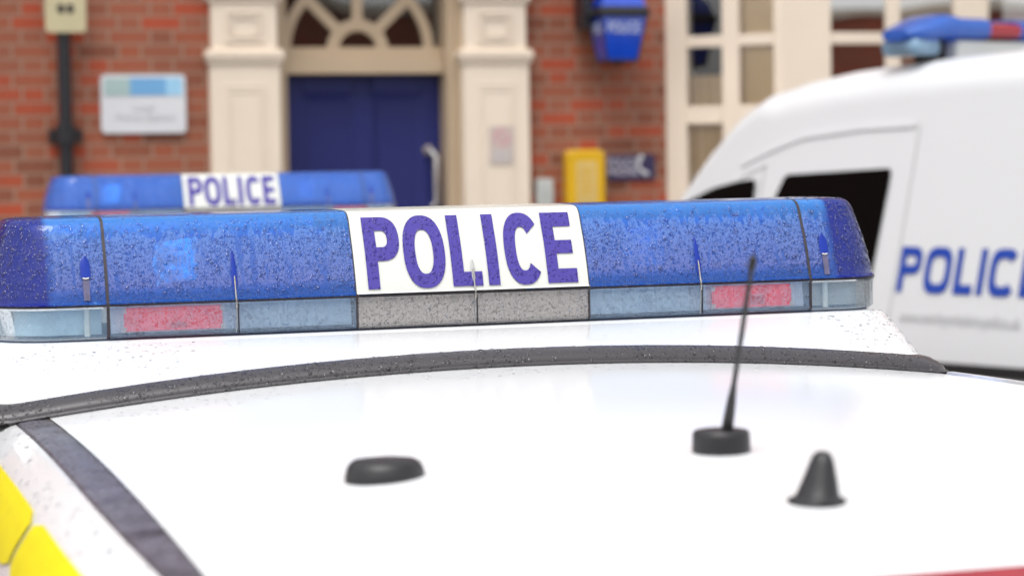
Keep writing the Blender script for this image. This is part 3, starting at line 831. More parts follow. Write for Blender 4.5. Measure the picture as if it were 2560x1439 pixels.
# ------------------------------------------------------------------ police van
VYAW = 35.0
van = empty('police_van', 'tall white police van with black cab windows and blue POLICE lettering on its side', 'van', (1.572, 10.0, .0), (0, 0, radians(VYAW)))
# local: origin on the near (left) side plane, x = to the right side of the van, y forward
VW = 1.90
def dl(z): return .16*max(0, z-1.0)
RP = [(-3.10,2.07),(-3.06,2.22),(-2.6,2.26),(-1.5,2.265),(-.44,2.25),(.12,2.228),(.55,2.20),(.84,2.165),(1.03,2.115),(1.19,2.035),(1.38,1.885),(1.57,1.70),(1.76,1.47),(1.90,1.27),(2.0,1.13),(2.15,1.06),(2.32,.98),(2.42,.86),(2.47,.65),(2.47,.45)]
def ztop(y):
    for (a, za), (b, zb) in zip(RP, RP[1:]):
        if a <= y <= b: return za+(zb-za)*(y-a)/(b-a)
    return RP[-1][1]
def plan_in(y):      # nose narrows in plan
    return 0 if y < .7 else .20*((y-.7)/1.77)**2.2
ys = sorted(set([p[0] for p in RP]+[-3.1+.2*k for k in range(28)]+[.3,.7,.9,1.0,1.16,1.35,1.55,1.75,2.4]))
ys = [y for y in ys if -3.1 <= y <= 2.47]
rows = []
for y in ys:
    zt = ztop(y); pi_ = plan_in(y); half = []
    zs = .32
    sh = min(zt-.03, 1e9)
    n = 10
    r = .17 if y < 1.0 else .12
    r = min(r, (zt-.35)*.4)
    half.append((VW/2, zs)); half.append((pi_+.05, zs)); half.append((pi_+.01, zs+.08))
    for k in range(8):
        z = .45+(zt-r-.45)*k/7; half.append((pi_+dl(z), z))
    x0 = pi_+dl(zt-r)
    for k in range(1, 9):
        a = pi/2*k/8; half.append((x0+r*1.15*(1-cos(a))+.01*k/8, zt-r+r*sin(a)))
    half.append((VW/2, zt+.02))
    full = half+[(VW-x, z) for x, z in reversed(half[1:-1])]
    rows.append([(x, y, z) for x, z in full])
g = MB(); g.grid(rows, closed=True); g.cap(rows[0]); g.cap(rows[-1]); g.build('body', M['paint_van'], van, smooth=True, angle=45)
def side(y, z, off=.003): return (plan_in(y)+dl(z)-off, y, z)
def panel(name, poly, mat, off=.003, both=True):
    for sg in (0, 1) if both else (0,):
        bm = bmesh.new(); bm.faces.new([bm.verts.new((y, z, 0)) for y, z in poly])
        for k in range(1, 30):
            bmesh.ops.bisect_plane(bm, geom=bm.verts[:]+bm.edges[:]+bm.faces[:], plane_co=(.06*k, 0, 0), plane_no=(1,0,0))
        bmesh.ops.triangulate(bm, faces=bm.faces[:])
        for v in bm.verts:
            q_ = side(v.co.x, v.co.y, off); v.co = (q_[0] if not sg else VW-q_[0], q_[1], q_[2])
        me = bpy.data.meshes.new(name); bm.to_mesh(me); bm.free(); me.materials.append(mat)
        o = bpy.data.objects.new(name, me); COL.objects.link(o); o.parent = van
def rounded(poly, r, n=5):
    out = []; m = len(poly)
    for i in range(m):
        p0, p1, p2 = Vector(poly[i-1]), Vector(poly[i]), Vector(poly[(i+1) % m])
        a = (p0-p1).normalized(); b = (p2-p1).normalized()
        rr = min(r, (p0-p1).length*.4, (p2-p1).length*.4)
        A, B = p1+a*rr, p1+b*rr
        for k in range(n+1):
            t = k/n; q = A*(1-t)**2+p1*2*t*(1-t)+B*t*t; out.append((q.x, q.y))
    return out
win = rounded([(.115,1.776),(.785,1.752),(.865,1.60),(.91,1.16),(.19,1.15)], .03)
panel('side_window', win, M['vanglass'], .006)
panel('quarter_window', rounded([(.975,1.735),(1.12,1.722),(1.28,1.695),(1.49,1.630),(1.67,1.42),(1.76,1.20),(1.02,1.17)], .03), M['vanglass'], .012)
# door seam, drip moulding, rub strip
def strip(name, pts, w, mat, off=.006, proud=.004):
    for sg in (0, 1):
        g = MB(); rows = []
        for (y, z) in pts:
            a = side(y, z+w/2, .001); b = side(y, z+w/2, off); c = side(y, z-w/2, off); d = side(y, z-w/2, .001)
            rows.append([(q if not sg else (VW-q[0], q[1], q[2])) for q in (a, b, c, d)])
        g.grid(rows); g.build(name, mat, van)
strip('roof_moulding', [(.0,1.957),(.35,1.948),(.7,1.918),(.9,1.865),(1.1,1.80)], .022, M['paint_van'], .007)
strip('rub_strip', [(1.6,.94),(1.0,.955),(0,.965),(-.6,.968),(-3.0,.968)], .045, M['trim'], .015)
strip('door_moulding', [(.93,1.80),(1.05,1.765),(1.25,1.66)], .016, M['paint_van'], .005)
def vseam(y0, z0, y1, z1):
    for sg in (0, 1):
        g = MB(); rows = []
        for k in range(9):
            t = k/8; y = y0+(y1-y0)*t; z = z0+(z1-z0)*t
            rows.append([(q if not sg else (VW-q[0], q[1], q[2])) for q in (side(y-.004, z, .0015), side(y+.004, z, .0015))])
        g.grid(rows); g.build('door_seam', M['van_foot'], van)
vseam(-.02, 1.95, .10, .45); vseam(-1.25, 1.95, -1.25, .45); vseam(.93, 1.80, 1.0, 1.15)
# lettering on the near side
VH = .187
vitems = []
yy = .018
for ch, w in (('P',.125),('O',.150),('L',.105),('I',.034),('C',.148),('E',.125)):
    vitems.append((ch, -yy, w, VH, .034, .040, .62, .08)); yy -= w+.024
def vmap(x, y):      # x runs to the rear of the van
    z = 1.264+y; return (dl(z)-.0045, -x-.0, z)
letters_mesh('lettering', vitems, vmap, [.04*k for k in range(1, 5)], M['van_blue'], van)
t = text_obj('web_lettering', 'www.northyorkshire.police.uk', .070, M['soft_grey_text'], van, Matrix.Translation((dl(1.16)-.004, -.02, 1.165)) @ Matrix.Rotation(radians(-90), 4, 'Z') @ Matrix.Rotation(radians(90-8.5), 4, 'X'), align='LEFT', sx=.78)
# windscreen
g = MB(); rows = []
for k in range(9):
    y = 1.32+(1.90-1.32)*k/8; z = ztop(y); w = plan_in(y)+dl(z)+.32
    rows.append([(w, y+.004, z+.004), (VW/2, y+.004, z+.026), (VW-w, y+.004, z+.004)])
g.grid(rows); g.build('windscreen', M['vanglass'], van, smooth=True)
for yw in (-2.15, 1.55):
    for xs in (.12, VW-.12):
        w = empty('wheel', None, None, (xs, yw, .40), (0, radians(90), 0), parent=van)
        g = MB(); g.lathe([(.22,-.11),(.31,-.11),(.335,-.08),(.335,.08),(.31,.11),(.22,.11)], (0,0,0), 32); g.build('tyre', M['tyre'], w, smooth=True)
        g = MB(); g.lathe([(.05,.10),(.20,.10),(.225,.113),(.225,-.113),(.20,-.10),(.05,-.10)], (0,0,0), 24); g.build('rim', M['rim'], w, smooth=True)
for xs in (.32, VW-.32):
    g = MB(); g.box(xs-.13, xs+.13, 2.36, 2.46, .72, .90); g.build('headlight', M['headlamp'], van, bevel=.03)
# light bar across the van roof
vb = empty('light_bar', None, None, (0, .16, 0), parent=van)
def endsec(x, zc_, hz, hy): return [(x, hy*cos(2*pi*k/20)**1 if False else hy*math.copysign(abs(cos(2*pi*k/20))**.6, cos(2*pi*k/20)), zc_+hz*math.copysign(abs(sin(2*pi*k/20))**.6, sin(2*pi*k/20))) for k in range(20)]
def vbar(x0, x1, name, mat, zc_=2.362, hz=.049, hy=.15, taper=None):
    g = MB(); rows = [endsec(x, zc_+(0 if not taper else taper[i][0]), hz*(1 if not taper else taper[i][1]), hy*(1 if not taper else taper[i][2])) for i, x in enumerate([x0, x1] if not taper else [x0+(x1-x0)*k/(len(taper)-1) for k in range(len(taper))])]
    g.grid(rows, closed=True); g.cap(rows[0]); g.cap(rows[-1]); return g.build(name, mat, vb, smooth=True)
tp = [(-.026,.45,.5),(-.022,.70,.75),(-.014,.85,.9),(-.004,1.0,.97),(.006,1.12,1.0),(.006,1.12,1.0),(.0,1.0,1.0)]
vbar(.18, .46, 'blue_lens', M['far_lens'], taper=tp)
vbar(.46, .605, 'blue_lens', M['far_lens'])
vbar(.605, .79, 'red_lamp', M['red_lens'], hz=.038, zc_=2.356)
vbar(.79, 1.11, 'blue_lens', M['far_lens'], hz=.046)
vbar(1.11, 1.295, 'red_lamp', M['red_lens'], hz=.038, zc_=2.356)
vbar(1.295, 1.44, 'blue_lens', M['far_lens'])
vbar(1.76, 1.44, 'blue_lens', M['far_lens'], taper=tp)
for x0, x1 in ((.195, .355), (1.545, 1.705)):
    g = MB(); g.box(x0, x1, -.11, .11, 2.245, 2.322); g.build('lower_lens', M['van_lamp'], vb, bevel=.03)
    xm = x0+.165 if x0 < 1 else x0-.055
    g = MB(); g.box(xm, xm+.05, -.07, .07, 2.16, 2.33); g.build('foot', M['black_plastic'], vb, bevel=.006)
g = MB(); g.box(.42, 1.48, -.135, .135, 2.215, 2.3125); g.build('mount', M['van_foot'], vb, bevel=.02)

# ------------------------------------------------------------------ police station
BET = 15.0
BO = (0, 13.4, 0)
ps = empty('police_station', 'red brick police station with cream doorway pillars, navy door, fanlight and cream bay window', 'building', BO, (0, 0, radians(BET)))
# local: x along the wall, y into the building, z up. outward = -y
g = MB()
ZT = 6.6
for x0, x1, z0, z1 in ((-11,-1.62,-.2,ZT),(.05,.915,-.2,ZT),(3.80,11,-.2,ZT),(-1.62,.05,3.30,ZT),(.915,3.80,3.45,ZT)):
    g.box(x0, x1, 0, .30, z0, z1)
g.build('wall', M['brick'], ps)
g = MB(); g.prism([(-.25,ZT),(.3,ZT+.05),(4.5,ZT+3),(8.5,ZT)], -11.3, 11.3, 'x'); g.build('roof', M['slate'], ps)
g = MB(); g.box(-11.1, 11.1, -.16, .0, ZT-.22, ZT-.02); g.build('gutter', M['cream'], ps)
# upper windows, above the frame
for xc in (-4.6, -2.6, -.75, 2.3, 5.0, 7.5):
    w = empty('sash_window', None, None, (xc, 0, 5.0), parent=ps)
    g = MB(); g.box(-.50,.50,-.012,-.004,-.75,.75); g.build('pane', M['darkglass'], w)
    g = MB()
    for a in (-.53,.53): g.box(a-.04,a+.04,-.05,-.001,-.79,.79)
    g.box(-.49,.49,-.05,-.001,.75,.79); g.box(-.49,.49,-.05,-.001,-.79,-.75); g.box(-.49,.49,-.045,-.013,-.02,.02); g.box(-.015,.015,-.04,-.0125,-.75,-.02); g.box(-.015,.015,-.04,-.0125,.02,.75)
    g.build('frame', M['cream'], w)
def pillar(x0, x1):
    P = empty('pillar', None, None, (0,0,0), parent=ps)
    f = -.085; xm = (x0+x1)/2
    g = MB(); g.box(x0, x1, f, .0+.12, 0, 2.362)
    g.box(x0+.012, x1-.012, f+.006, .12, 2.362, 3.2); g.build('shaft', M['cream'], P, bevel=.004)
    g = MB()     # sunk-panel mouldings
    def frame(a, b, c, d, t=.016, pr=.0035):
        g.box(a, a+t, f-pr, f+.004, c, d); g.box(b-t, b, f-pr, f+.004, c, d); g.box(a+t, b-t, f-pr, f+.004, d-t, d); g.box(a+t, b-t, f-pr, f+.004, c, c+t)
    frame(x0+.072, x1-.072, .35, 2.262); frame(x0+.10, x1-.10, .38, 2.232, .010, .0045)
    frame(x0+.082, x1-.082, 2.485, 2.655); frame(x0+.115, x1-.115, 2.515, 2.625, .010, .0045)
    g.build('panel_moulding', M['cream'], P, bevel=.003)
    g = MB()
    for z0, z1, o in ((2.362,2.378,.006),(2.378,2.405,.014),(2.405,2.437,.024),(2.437,2.452,.012)):
        g.box(x0-o, x1+o, f-o, .1, z0, z1)
    g.build('ledge', M['cream'], P, bevel=.004)
    g = MB()
    for z0, z1, o in ((2.70,2.72,.006),(2.72,2.78,.014),(2.78,2.85,.03),(3.2,3.3,.06)):
        g.box(x0-o, x1+o, f-o, .1, z0, z1)
    g.build('capital', M['cream'], P, bevel=.005)
    g = MB(); g.box(x0-.03, x1+.03, f-.03, .1, 0, .28); g.build('plinth', M['cream'], P, bevel=.005)
pillar(-1.665, -1.290); pillar(-.280, .092)
g = MB(); g.box(-1.78, .20, -.16, .1, 3.30, 3.62); g.build('entablature', M['cream'], ps, bevel=.01)
# door frame: jambs, transom
dx0, dx1 = -1.228, -.345; DY = .20
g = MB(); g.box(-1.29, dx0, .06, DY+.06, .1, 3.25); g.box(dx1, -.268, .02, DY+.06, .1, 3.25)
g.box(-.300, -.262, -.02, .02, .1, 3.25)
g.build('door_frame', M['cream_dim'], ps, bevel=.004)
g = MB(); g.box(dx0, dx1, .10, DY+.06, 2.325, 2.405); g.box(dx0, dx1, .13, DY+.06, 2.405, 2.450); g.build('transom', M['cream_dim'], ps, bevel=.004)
d = empty('door', None, None, (0,0,0), parent=ps)
g = MB(); g.box(dx0, dx1, DY+.02, DY+.06, .12, 2.325); g.build('door_leaf', M['door_blue'], d)
g = MB()
def rail(a, b, c, e): g.box(a, b, DY, DY+.021, c, e)
mid = (dx0+dx1)/2; st = .105
rail(dx0+.001, dx0+st, .13, 2.32); rail(dx1-st, dx1-.001, .13, 2.32); rail(mid-.058, mid+.058, .13, 2.20)
for a, b in ((dx0+st, mid-.058), (mid+.058, dx1-st)):
    rail(a, b, 2.225, 2.32); rail(a, b, 1.18, 1.32); rail(a, b, .13, .35)
g.build('door_rails', M['door_blue'], d, bevel=.006)
g = MB()
for a, b in ((dx0+st, mid-.058), (mid+.058, dx1-st)):
    for c, e in ((1.32, 2.225), (.35, 1.18)):
        # sloped bolection inside every panel
        g.grid([[(a, DY+.004, e), (b, DY+.004, e)], [(a+.03, DY+.019, e-.045), (b-.03, DY+.019, e-.045)]])
        g.grid([[(a, DY+.004, c), (b, DY+.004, c)], [(a+.03, DY+.019, c+.03), (b-.03, DY+.019, c+.03)]])
        g.grid([[(a, DY+.004, c), (a, DY+.004, e)], [(a+.03, DY+.019, c+.03), (a+.03, DY+.019, e-.045)]])
        g.grid([[(b, DY+.004, c), (b, DY+.004, e)], [(b-.03, DY+.019, c+.03), (b-.03, DY+.019, e-.045)]])
g.build('panel_moulding', M['door_blue'], d)
g = MB(); hx = dx1-.055
g.lathe([(.030,0),(.030,.012)], (0,0,0), 20)
g.v = [(hx-.02+x, DY-z, 1.905+y) for x, y, z in g.v]
g.tube([(hx-.02, DY-.01, 1.905), (hx-.01, DY-.06, 1.895), (hx+.01, DY-.065, 1.87), (hx+.012, DY-.065, 1.62), (hx-.01, DY-.06, 1.59), (hx-.02, DY-.01, 1.585)], [.016,.018,.020,.014,.016,.014], 12)
g.build('handle', M['steel'], d, smooth=True)
# fanlight
fl = empty('fanlight', None, None, (0,0,0), parent=ps)
FC = (-.812, 2.458); FY = .17
g = MB(); g.box(dx0+.001, dx1-.001, FY+.03, FY+.036, 2.452, 3.25); g.build('pane', M['pane_dark'], fl)
g = MB(); g.box(dx0-.3, dx1+.3, FY+.9, FY+.95, 1.9, 3.6); g.build('dark_hall', M['room'], fl)
g = MB()
def ringbar(r0, r1, y0, y1, a0=0, a1=180, n=36):
    rows = []
    for k in range(n+1):
        a = radians(a0+(a1-a0)*k/n); c, s_ = cos(a), sin(a)
        rows.append([(FC[0]+r*c, y, FC[1]+r*s_) for r, y in ((r0,y0),(r1,y0),(r1,y1),(r0,y1))])
    g.grid(rows, closed=True)
ringbar(.104, .172, FY, FY+.028); ringbar(.372, .428, FY, FY+.028)
for a in (45, 90, 135):
    c, s_ = cos(radians(a)), sin(radians(a)); w = .030
    px, pz = -s_*w, c*w; pts = []
    for r in (.165, .38): pts += [(FC[0]+r*c+px, FC[1]+r*s_+pz), (FC[0]+r*c-px, FC[1]+r*s_-pz)]
    poly = [pts[0], pts[1], pts[3], pts[2]]
    g.prism(poly, FY+.002, FY+.026)
g.box(dx0, dx1, FY-.01, FY+.03, 2.448, 2.474)
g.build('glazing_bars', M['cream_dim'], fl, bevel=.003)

# bay window (three sides)
bay = empty('bay_window', None, None, (.911, 0, 0), parent=ps)
BZ0, BZ1 = .95, 3.20
def facet(org, ang, L, posts, mull, name_label=None, last=False):
    """facet frame: origin (x,y), direction angle; vertical members [(a,b)], panes between"""
    ca, sa = cos(radians(ang)), sin(radians(ang))
    T = lambda u, y, z: (org[0]+u*ca-y*sa, org[1]+u*sa+y*ca, z)     # y>0 = inward
    def bx(g, u0, u1, y0, y1, z0, z1):
        v = [T(u, y, z) for z in (z0, z1) for y in (y0, y1) for u in (u0, u1)]
        g.add(v, [(0,2,3,1),(4,5,7,6),(0,1,5,4),(2,6,7,3),(0,4,6,2),(1,3,7,5)])
    g = MB()
    for a, b, y0, y1 in posts: bx(g, a, b, y0, y1, BZ0, BZ1)
    g.build('frame', M['cream'], bay, bevel=.006)
    lo, hi = posts[0][1], posts[-1][0]
    g = MB()
    segs = []; cur = lo
    for a, b in mull:
        segs.append((cur, a)); bx(g, a, b, .012, .052, BZ0+.07, BZ1-.08); cur = b
    segs.append((cur, hi))
    for s0, s1 in segs:
        for z0, z1, yy in ((2.455,2.518,.014),(2.050,2.128,.004),(BZ0,BZ0+.07,.006),(BZ1-.08,BZ1,.006),(1.50,1.55,.014)):
            bx(g, s0, s1, yy, .050, z0, z1)
        bx(g, s0, s1, -.004, .03, 2.028, 2.050)
    g.build('glazing_bars', M['cream'], bay, bevel=.004)
    g = MB(); v = [T(u, .03, z) for u, z in ((lo, BZ0), (hi, BZ0), (hi, BZ1), (lo, BZ1))]; g.add(v, [(0,1,2,3)]); g.build('pane', M['pane' if ang else 'pane_front'], bay)
    # curtains below the meeting rail, panel above with bright reflections painted as tan
    g = MB(); n = 40
    rows = [[T(lo+(hi-lo)*k/n, .065+.016*sin(k*1.7), z) for k in range(n+1)] for z in (BZ0, 2.04)]
    g.grid(rows); g.build('curtain', M['curtain'], bay, smooth=True)
    if ang < 0:
        g = MB(); g.grid([[T(lo+(hi-lo)*.55*k/16, .085+.012*sin(k*1.9), z) for k in range(17)] for z in (2.05, 2.30)]); g.build('curtain', M['curtain'], bay, smooth=True)
    g = MB(); k0 = lo+(hi-lo)*.52
    g.add([T(u, .075, z) for u, z in ((k0, 2.05), (hi, 2.05), (hi, BZ1), (k0, BZ1))], [(0,1,2,3)]); g.build('reflection_panel', M['tan'], bay)
    return T
BL = .71
b1x, b1y = BL*cos(radians(-45)), BL*sin(radians(-45))
facet((0,0), -45, BL, [(0,.128,0,.09),(.660,BL,0,.09)], [(.344,.447)])
# front facet starts at local x = .911+.502 ; positions measured along the wall
o2 = (b1x, b1y)
q = lambda t: t-.911-b1x
facet(o2, 0, 1.6, [(0,q(1.705),0,.12),(q(2.451),q(2.635),0,.12)], [(q(2.04),q(2.124))])
F2 = q(2.635)
facet((b1x+F2, b1y), 0, 1.0, [(0,.02,.001,.10),(.56,.70,0,.12)], [])
facet((b1x+F2+.70, b1y), 45, BL, [(0,.05,0,.09),(.582,.71,0,.09)], [(.263,.366)])
xe = b1x+F2+.70+b1x
pb = [(0,.0),(b1x,b1y),(b1x+F2+.70,b1y),(xe,0)]
g = MB(); g.prism([(0,.02),(.02,-.0),(b1x+.01,b1y+.02),(xe-b1x-.01,b1y+.02),(xe-.02,0),(xe,.02)], 0, BZ0-.06, 'z'); g.build('bay_base', M['brick'], bay)
for z0, z1, o_ in ((BZ0-.06, BZ0-.001, .05), (BZ1+.001, BZ1+.26, .06)):
    g = MB(); g.prism([(-o_,.3),(-o_,-.01),(b1x-o_*.4,b1y-o_),(xe-b1x+o_*.4,b1y-o_),(xe+o_,-.01),(xe+o_,.3)], z0, z1, 'z'); g.build('sill' if z0 < 2 else 'cornice', M['cream'], bay, bevel=.01)
g = MB(); g.box(.05, xe-.05, 1.6, 1.65, .4, 3.6); g.build('dark_room', M['room'], bay)

# ---- things fixed to the wall (each its own thing, in the wall's frame)
def wall_thing(name, label, cat, x, z, off=0.0):
    c, s_ = cos(radians(BET)), sin(radians(BET))
    # outward normal = (s,-c)
    loc = (BO[0]+x*c+off*s_, BO[1]+x*s_-off*c, z)
    return empty(name, label, cat, loc, (0,0,radians(BET)))
def rbox(g, hx, hz, y0, y1, r=.02):
    poly = rounded([(-hx,-hz),(hx,-hz),(hx,hz),(-hx,hz)], r, 4); g.prism(poly, y0, y1); return g
# drainpipe
p = wall_thing('drainpipe', 'black iron drainpipe running down the brick wall left of the white nameplate', 'drainpipe', -2.428, 0)
g = MB(); g.tube([(0,-.07,.15),(0,-.07,6.3)], .036, 20); g.build('pipe', M['iron'], p, smooth=True)
for z in (2.005, 3.8, 5.4, .5):
    g = MB(); g.tube([(0,-.07,z-.055),(0,-.07,z-.05),(0,-.07,z+.05),(0,-.07,z+.055)], [.036,.052,.052,.036], 20); g.box(-.088, .088, -.055, -.002, z-.030, z+.030); g.build('pipe_collar', M['iron'], p, smooth=True, angle=30)
g = MB(); g.tube([(0,-.07,.16),(0,-.08,.12),(0,-.16,.06)], .036, 16); g.build('pipe_shoe', M['iron'], p, smooth=True)
# cream plate in front of the pipe
p = wall_thing('small_sign', 'small cream plate with dark marks fixed over the top of the black drainpipe', 'sign', -2.42, 2.66, .115)
g = MB(); rbox(g, .105, .123, -.012, .0, .025); g.build('plate', M['cream_plate'], p)
g = MB()
for xx in (-.024, .024):
    pol = arc(xx, -.0, .019, .026, 0, 360, 20)[:-1]; g.prism(pol, -.0155, -.0125)
g.build('marks', M['gasket'], p)
# nameplate
p = wall_thing('nameplate', 'white rectangular nameplate with a pale blue band across its top on the brick wall', 'sign', -2.014, 2.166, .0)
g = MB(); rbox(g, .224, .154, -.024, -.002, .028); g.build('plate', M['plate_white'], p)
for x0, x1, mt in ((-.206,-.07,'plate_green'),(-.07,.12,'plate_blue'),(.12,.206,'plate_cyan')):
    g = MB(); g.box(x0, x1, -.0275, -.0245, .045, .138); g.build('colour_band', M[mt], p)
text_obj('lettering', 'Local', .058, M['soft_grey_text'], p, Matrix.Translation((-.0,-.026,-.018)) @ UP)
text_obj('lettering', 'Police Station', .058, M['soft_grey_text'], p, Matrix.Translation((0.01,-.026,-.070)) @ UP)
# blue police lantern on a bracket
p = wall_thing('police_lantern', 'blue glass police lantern with a white POLICE band on a black bracket beside the doorway', 'lantern', .560, 2.38, .22)
p.scale = (.86, .86, 1.0)
def ring6(r, z, n=4, a0=45): return [(r*cos(radians(a0+360*k/n)), r*sin(radians(a0+360*k/n)), z) for k in range(n)]
import itertools
q2 = sqrt(2)
g = MB(); g.grid([ring6(.100*q2,.0), ring6(.150*q2,.232)], closed=True); g.cap(ring6(.100*q2,.0), True); g.build('glass', M['lamp_blue'], p)
g = MB(); g.grid([ring6(.128*q2,.292), ring6(.146*q2,.272)], closed=True); g.grid([ring6(.146*q2,.290), ring6(.125*q2,.345), ring6(.075*q2,.40)], closed=True); g.build('hood_glass', M['lamp_blue'], p)
g = MB(); g.grid([ring6(.160*q2,.232), ring6(.166*q2,.245), ring6(.166*q2,.268), ring6(.155*q2,.285)], closed=True); g.cap(ring6(.160*q2,.2321), True); g.cap(ring6(.155*q2,.285)); g.build('rim', M['iron'], p)
g = MB(); g.tube(ring6(.104*q2,-.004)+[ring6(.104*q2,-.004)[0]], .007, 6)
for k in range(4):
    a, b = ring6(.101*q2,.0)[k], ring6(.151*q2,.232)[k]; g.tube([a, b], .006, 6)
g.lathe([(.02,-.03),(.06,-.012),(.075,-.004)], (0,0,0), 16)
g.build('frame', M['iron'], p, smooth=True)
g = MB(); g.lathe([(.11,.40),(.085,.43),(.05,.45),(.03,.48),(.012,.52)], (0,0,0), 20); g.build('cap', M['iron'], p, smooth=True)
g = MB(); g.box(-.22, -.16, .02, .215, .18, .75); g.tube([(-.19,.10,.25),(-.20,.05,.50),(-.10,.0,.62),(0,0,.56),(0,0,.50)], .014, 10); g.tube([(-.19,.06,.22),(-.172,0,.26)], .016, 10); g.build('bracket', M['iron'], p)
# POLICE band on the lantern's front faces
for ang in (0, -90):
    R_ = Matrix.Rotation(radians(ang), 4, 'Z')
    tilt = Matrix.Rotation(math.atan2(.05, .232), 4, 'X')
    m_ = R_ @ Matrix.Translation((0, -.1405, .172)) @ tilt @ UP
    text_obj('lettering', 'POLICE', .083, M['letter_white'], p, m_, bold=.0018, sx=.80)
# notice on the right pillar
p = wall_thing('notice', 'faded paper notice with a pink ring symbol stuck on the right doorway pillar', 'notice', -.070, 1.925, .088)
g = MB(); g.box(-.070,.070,-.003,-.0005,-.105,.105); g.build('paper', M['paper'], p)
g = MB()
rows = [[(r*cos(radians(10*k)), y, .042+r*sin(radians(10*k))) for r, y in ((.036,-.0035),(.048,-.0035))] for k in range(37)]
g.grid(rows); g.prism([(-.034,.066),(-.026,.074),(.034,.018),(.026,.010)], -.0050, -.0040); g.build('ring_symbol', M['pink'], p)
g = MB()
for k in range(4): g.box(-.052, .052-.012*(k % 2), -.0042, -.0032, -.040-.016*k, -.034-.016*k)
g.build('print', M['soft_grey_text'], p)
# white entry box
p = wall_thing('entry_box', 'small white plastic box on the brick beside the right doorway pillar', 'box', .185, 1.660, .0)
g = MB(); rbox(g, .048, .078, -.05, -.001, .02); g.build('case', M['box_white'], p, bevel=.006)
g = MB(); g.box(-.018,.018,-.054,-.0505,-.03,.03); g.build('button_panel', M['van_foot'], p, bevel=.001)
# yellow phone box
p = wall_thing('emergency_phone', 'yellow wall-mounted emergency phone case with a pale label next to the navy sign', 'phone', .408, 1.715, .0)
g = MB(); rbox(g, .108, .178, -.11, -.001, .035); g.build('case', M['yellow_box'], p, bevel=.012)
g = MB(); rbox(g, .060, .115, -.1125, -.1105, .012); g.build('label_plate', M['yellow_label'], p)
g = MB()
for k in range(6): g.box(-.042, .042-.008*(k % 3), -.1140, -.1130, .070-.028*k, .078-.028*k)
g.build('print', M['yellow_box'], p)
# navy phone sign
p = wall_thing('phone_sign', 'navy sign with white lettering and a telephone handset symbol beside the bay window', 'sign', .697, 1.793, .0)
g = MB(); rbox(g, .140, .070, -.02, -.001, .018); g.build('plate', M['navy'], p)
for k, tx in enumerate(('POLICE', 'PHONE')):
    text_obj('lettering', tx, .060, M['grey_white'], p, Matrix.Translation((-.052, -.0215, .026-.052*k)) @ UP, bold=.0022, sx=.92)
g = MB()
hand = []
for k in range(13):
    a = radians(130+130*k/12); hand.append((.105+.062*cos(a)+.0, -.0225, .018+.058*sin(a)))
g.tube(hand, [.013,.014,.0135,.009,.008,.008,.008,.008,.008,.009,.0135,.014,.013], 8)
g.build('handset_symbol', M['plate_white'], p, smooth=True)

# ------------------------------------------------------------------ houses across the road (seen in the glass and paint)
h = empty('brick_house', 'long flat-topped brick house with cream windows across the road behind the viewer', 'house', (6.0, -11.0, 0), (0,0,radians(0)))
g = MB(); g.box(-22, 44, -8, 0, -.2, 4.5); g.build('wall', M['brick2'], h)
g = MB(); g.box(-22.2, 44.2, -8.2, .12, 4.5, 4.7); g.build('parapet', M['cream'], h)
for k in range(16):
    for z in (1.6,):
        x = -20+4*k
        w = empty('window', None, None, (x, 0, z), parent=h)
        g = MB(); g.box(-.6,.6,.004,.02,-.75,.75); g.build('pane', M['darkglass'], w)
        g = MB()
        for a in (-.64,.64): g.box(a-.05,a+.05,.001,.06,-.8,.8)
        g.box(-.59,.59,.001,.06,.75,.8); g.box(-.59,.59,.001,.06,-.8,-.75); g.box(-.03,.03,.021,.05,-.75,.75); g.build('frame', M['cream'], w)

# ------------------------------------------------------------------ ground
def struct(o): o['kind'] = 'structure'; return o
def gz(y): return 0.0 if y < 3.6 else min(.09, (y-3.6)*.0105)
g = MB(); Yl = [-400,-60,-11,0,3.6,5,7,9,11,12,40,400]; Xl = [-400,-60,-20,-8,-3,0,3,8,20,60,400]
g.grid([[(x, y, gz(y)) for x in Xl] for y in Yl]); struct(g.build('ground', M['asphalt'], smooth=True))
c, s_ = cos(radians(BET)), sin(radians(BET))
def wl(x, o, z): return (BO[0]+x*c+o*s_, BO[1]+x*s_-o*c, z)
g = MB(); v = [wl(-11,1.0,.0), wl(-.6,1.0,.0), wl(-.6,-.001,.0), wl(-11,-.001,.0)]; v2 = [(a, b, .17) for a, b, _ in v]
g.add(v+v2, [(0,1,2,3),(4,5,6,7),(0,1,5,4),(1,2,6,5),(2,3,7,6),(3,0,4,7)]); struct(g.build('pavement', M['paving']))
g = MB(); v = [wl(-11,1.12,.0), wl(-.6,1.12,.0), wl(-.6,1.003,.0), wl(-11,1.003,.0)]; v2 = [(a, b, .172) for a, b, _ in v]
g.add(v+v2, [(0,1,2,3),(4,5,6,7),(0,1,5,4),(1,2,6,5),(2,3,7,6),(3,0,4,7)]); struct(g.build('kerb', M['kerb']))

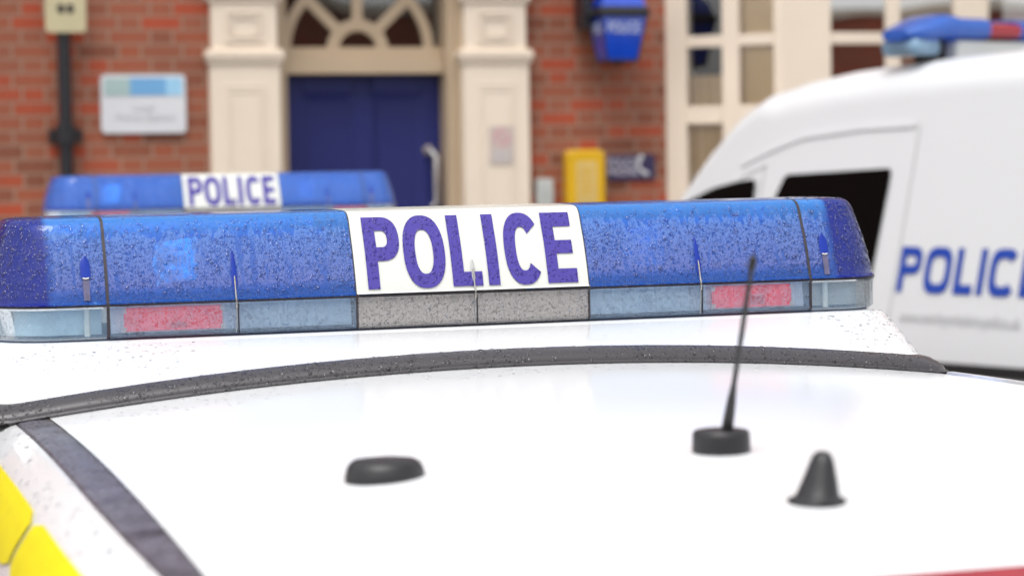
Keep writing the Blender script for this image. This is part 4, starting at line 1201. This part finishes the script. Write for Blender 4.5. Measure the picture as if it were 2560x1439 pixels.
# ------------------------------------------------------------------ light
SUN_EL, SUN_AZ = 66.0, 200.0    # sun behind the viewer, high, through cloud
W = bpy.data.worlds.new('World'); SC.world = W; W.use_nodes = True
nt = W.node_tree; nt.nodes.clear()
sky = nt.nodes.new('ShaderNodeTexSky'); sky.sky_type = 'NISHITA'; sky.sun_disc = False
sky.sun_elevation = radians(SUN_EL); sky.sun_rotation = radians(SUN_AZ); sky.dust_density = 3.0; sky.air_density = 1.0
hs = nt.nodes.new('ShaderNodeHueSaturation'); hs.inputs['Saturation'].default_value = .10; hs.inputs['Value'].default_value = 1.9
bg = nt.nodes.new('ShaderNodeBackground'); bg.inputs['Strength'].default_value = .15
wo = nt.nodes.new('ShaderNodeOutputWorld')
nt.links.new(sky.outputs[0], hs.inputs['Color']); nt.links.new(hs.outputs[0], bg.inputs[0]); nt.links.new(bg.outputs[0], wo.inputs[0])
sl = bpy.data.lights.new('sun', 'SUN'); sl.energy = 1.5; sl.angle = radians(25); sl.color = (1, .965, .92)
so = bpy.data.objects.new('sun', sl); COL.objects.link(so)
az = radians(SUN_AZ)
dirv = Vector((sin(az)*cos(radians(SUN_EL)), cos(az)*cos(radians(SUN_EL)), sin(radians(SUN_EL))))   # towards the sun
so.rotation_euler = dirv.to_track_quat('Z', 'Y').to_euler()

# ------------------------------------------------------------------ camera
F = 6044.0; PITCH = atan(300/F); ROLL = .0145
cd = bpy.data.cameras.new('camera'); cam = bpy.data.objects.new('camera', cd); COL.objects.link(cam); SC.camera = cam
fw = Vector((0, cos(PITCH), -sin(PITCH))); up = Vector((0, sin(PITCH), cos(PITCH))); rt = Vector((1, 0, 0))
R2 = rt*cos(ROLL)-up*sin(ROLL); U2 = rt*sin(ROLL)+up*cos(ROLL)
mt = Matrix((( R2.x, U2.x, -fw.x, 0), (R2.y, U2.y, -fw.y, 0), (R2.z, U2.z, -fw.z, 1.80), (0,0,0,1)))
cam.matrix_world = mt
cd.sensor_width = 36; cd.lens = 85.0; cd.clip_end = 1000; cd.clip_start = .05
cd.dof.use_dof = True; cd.dof.focus_distance = 3.34; cd.dof.aperture_fstop = 4.7; cd.dof.aperture_blades = 7

SC.view_settings.view_transform = 'Standard'; SC.view_settings.look = 'None'; SC.view_settings.exposure = 0; SC.view_settings.gamma = 1
SC.cycles.use_denoising = True
SC.cycles.max_bounces = 8; SC.cycles.transparent_max_bounces = 16
